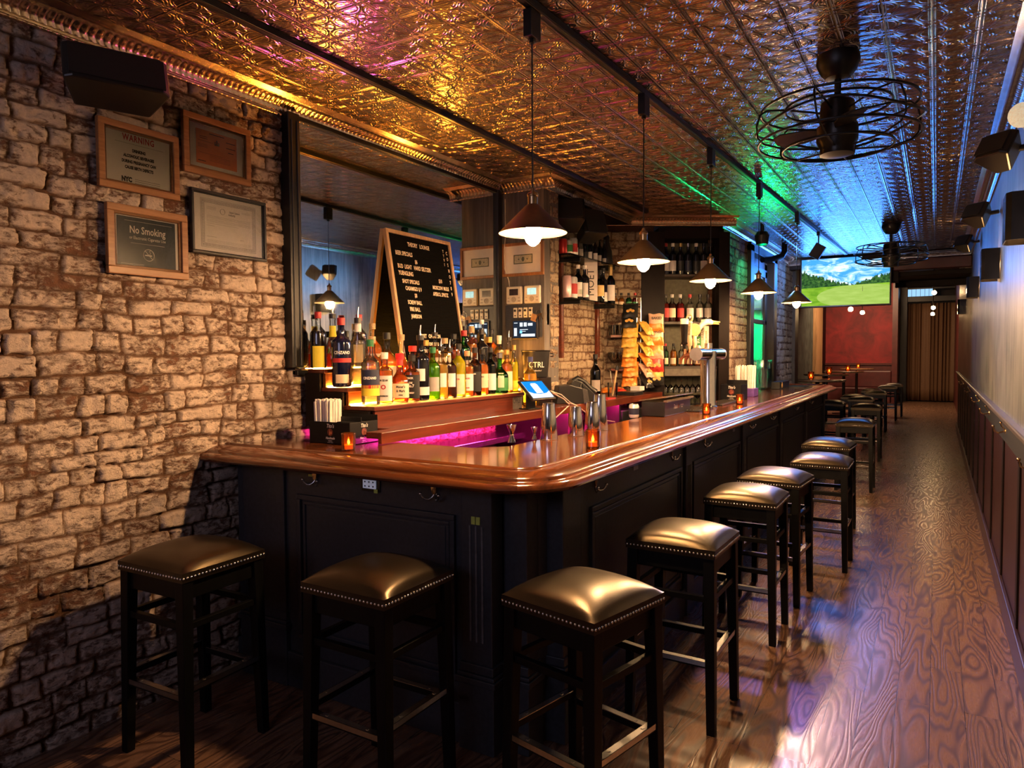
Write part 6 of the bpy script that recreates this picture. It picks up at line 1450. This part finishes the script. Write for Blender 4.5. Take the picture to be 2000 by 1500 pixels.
# ------------------------------------------------------------------ lights
def spot(name, loc, to, power, col, size=60, blend=.6, rad=.05):
    l = bpy.data.lights.new(name, 'SPOT'); l.energy = power; l.color = col; l.spot_size = R(size); l.spot_blend = blend; l.shadow_soft_size = rad
    o = bpy.data.objects.new(name, l); COL.objects.link(o); o.location = loc; o.rotation_euler = (Vector(to)-Vector(loc)).to_track_quat('-Z','Y').to_euler(); return o
def area(name, loc, to, power, col, sx, sy):
    l = bpy.data.lights.new(name, 'AREA'); l.energy = power; l.color = col; l.shape = 'RECTANGLE'; l.size = sx; l.size_y = sy
    o = bpy.data.objects.new(name, l); COL.objects.link(o); o.location = loc; o.rotation_euler = (Vector(to)-Vector(loc)).to_track_quat('-Z','Y').to_euler(); return o
BLUE = (.20,.45,.90)
spot('blue_wash', (-1.55,7.6,2.56), (.36,5.3,2.0), 55, BLUE, 52, .8)
area('television_glow', (-1.07,10.38,2.55), (-1.07,8.0,2.62), 8.5, (.035,.22,1.0), 1.0, .34)
spot('green_wash', (-1.60,8.2,1.95), (-1.42,7.0,2.8), 32, (.0,1.0,.22), 52, .9)
spot('green_lobby', (-2.15,8.75,2.0), (-2.05,9.5,1.45), 500, (.0,1.0,.30), 80, .6)
spot('blue_lobby', (-2.15,8.75,2.1), (-2.05,9.5,2.45), 200, (.35,.65,1.0), 60, .6)
spot('purple_floor', (-1.2,6.9,2.55), (-.35,4.2,0), 45, (.35,.22,1.0), 34, .7)
spot('ceiling_amber', (-2.74,2.75,2.38), (-2.5,2.5,2.85), 6, (1.0,.33,.03), 150, .9)
spot('ceiling_amber_far', (-2.72,3.75,2.45), (-2.4,3.4,2.85), 6, (1.0,.33,.03), 150, .9)
spot('magenta_wash', (-2.35,2.5,2.42), (-2.2,2.2,2.8), 5, (1.0,.08,.5), 140, .9)
spot('flood_light', (.15,2.9,2.40), (-.2,2.2,2.8), 9, (1.0,.72,.40), 110, .8)
spot('track_spot_blue', (-1.12,8.2,2.52), (-1.8,10.2,2.0), 60, (.55,.65,1.0), 50, .6)
spot('wash_green_wall', (-1.50,7.62,2.57), (-1.8,7.85,2.15), 7, (.05,1.0,.45), 90, .8)
area('front_fill', (-1.3,-1.8,2.3), (-1.6,3,1.0), 7.5, (.70,.64,.88), 1.8, .8)  # added fill from behind the camera, with no fixture of its own
area('rear_fill', (-1.6,21,3.55), (-1.6,22.5,1), 110, (1.0,.62,.35), 1.2, 1.2)  # added fill that brightens the rear room; no lamp hangs there
w = bpy.data.worlds.new('world'); S.world = w; w.use_nodes = True
w.node_tree.nodes['Background'].inputs[0].default_value = (.02,.02,.03,1); w.node_tree.nodes['Background'].inputs[1].default_value = .2

# ------------------------------------------------------------------ camera
cam = bpy.data.cameras.new('camera'); co_ = bpy.data.objects.new('camera', cam); COL.objects.link(co_)
cam.sensor_fit = 'HORIZONTAL'; cam.sensor_width = 36; cam.lens = 1388.0/2000*36; cam.clip_start = .05; cam.clip_end = 60
yaw, pit, rol = .5382487, .0413118, -.005649
cy, sy = math.cos(yaw), math.sin(yaw); ff = Vector((-sy,cy,0)); rr = Vector((cy,sy,0)); uu = Vector((0,0,1))
f2 = ff*math.cos(pit)-uu*math.sin(pit); u2 = ff*math.sin(pit)+uu*math.cos(pit)
r3 = rr*math.cos(rol)+u2*math.sin(rol); u3 = -rr*math.sin(rol)+u2*math.cos(rol)
Mx = Matrix((r3, u3, -f2)).transposed().to_4x4(); Mx.translation = Vector((0,0,1.5)); co_.matrix_world = Mx
S.camera = co_
S.view_settings.view_transform = 'Standard'; S.view_settings.look = 'None'; S.view_settings.gamma = 1; S.view_settings.exposure = 1.18
cy_ = S.cycles; cy_.max_bounces = 7; cy_.diffuse_bounces = 3; cy_.glossy_bounces = 4; cy_.transparent_max_bounces = 16; cy_.transmission_bounces = 4
cy_.sample_clamp_indirect = 4.0; cy_.sample_clamp_direct = 0; cy_.caustics_reflective = False; cy_.caustics_refractive = False; cy_.blur_glossy = .5
cy_.use_adaptive_sampling = True; cy_.adaptive_threshold = .03
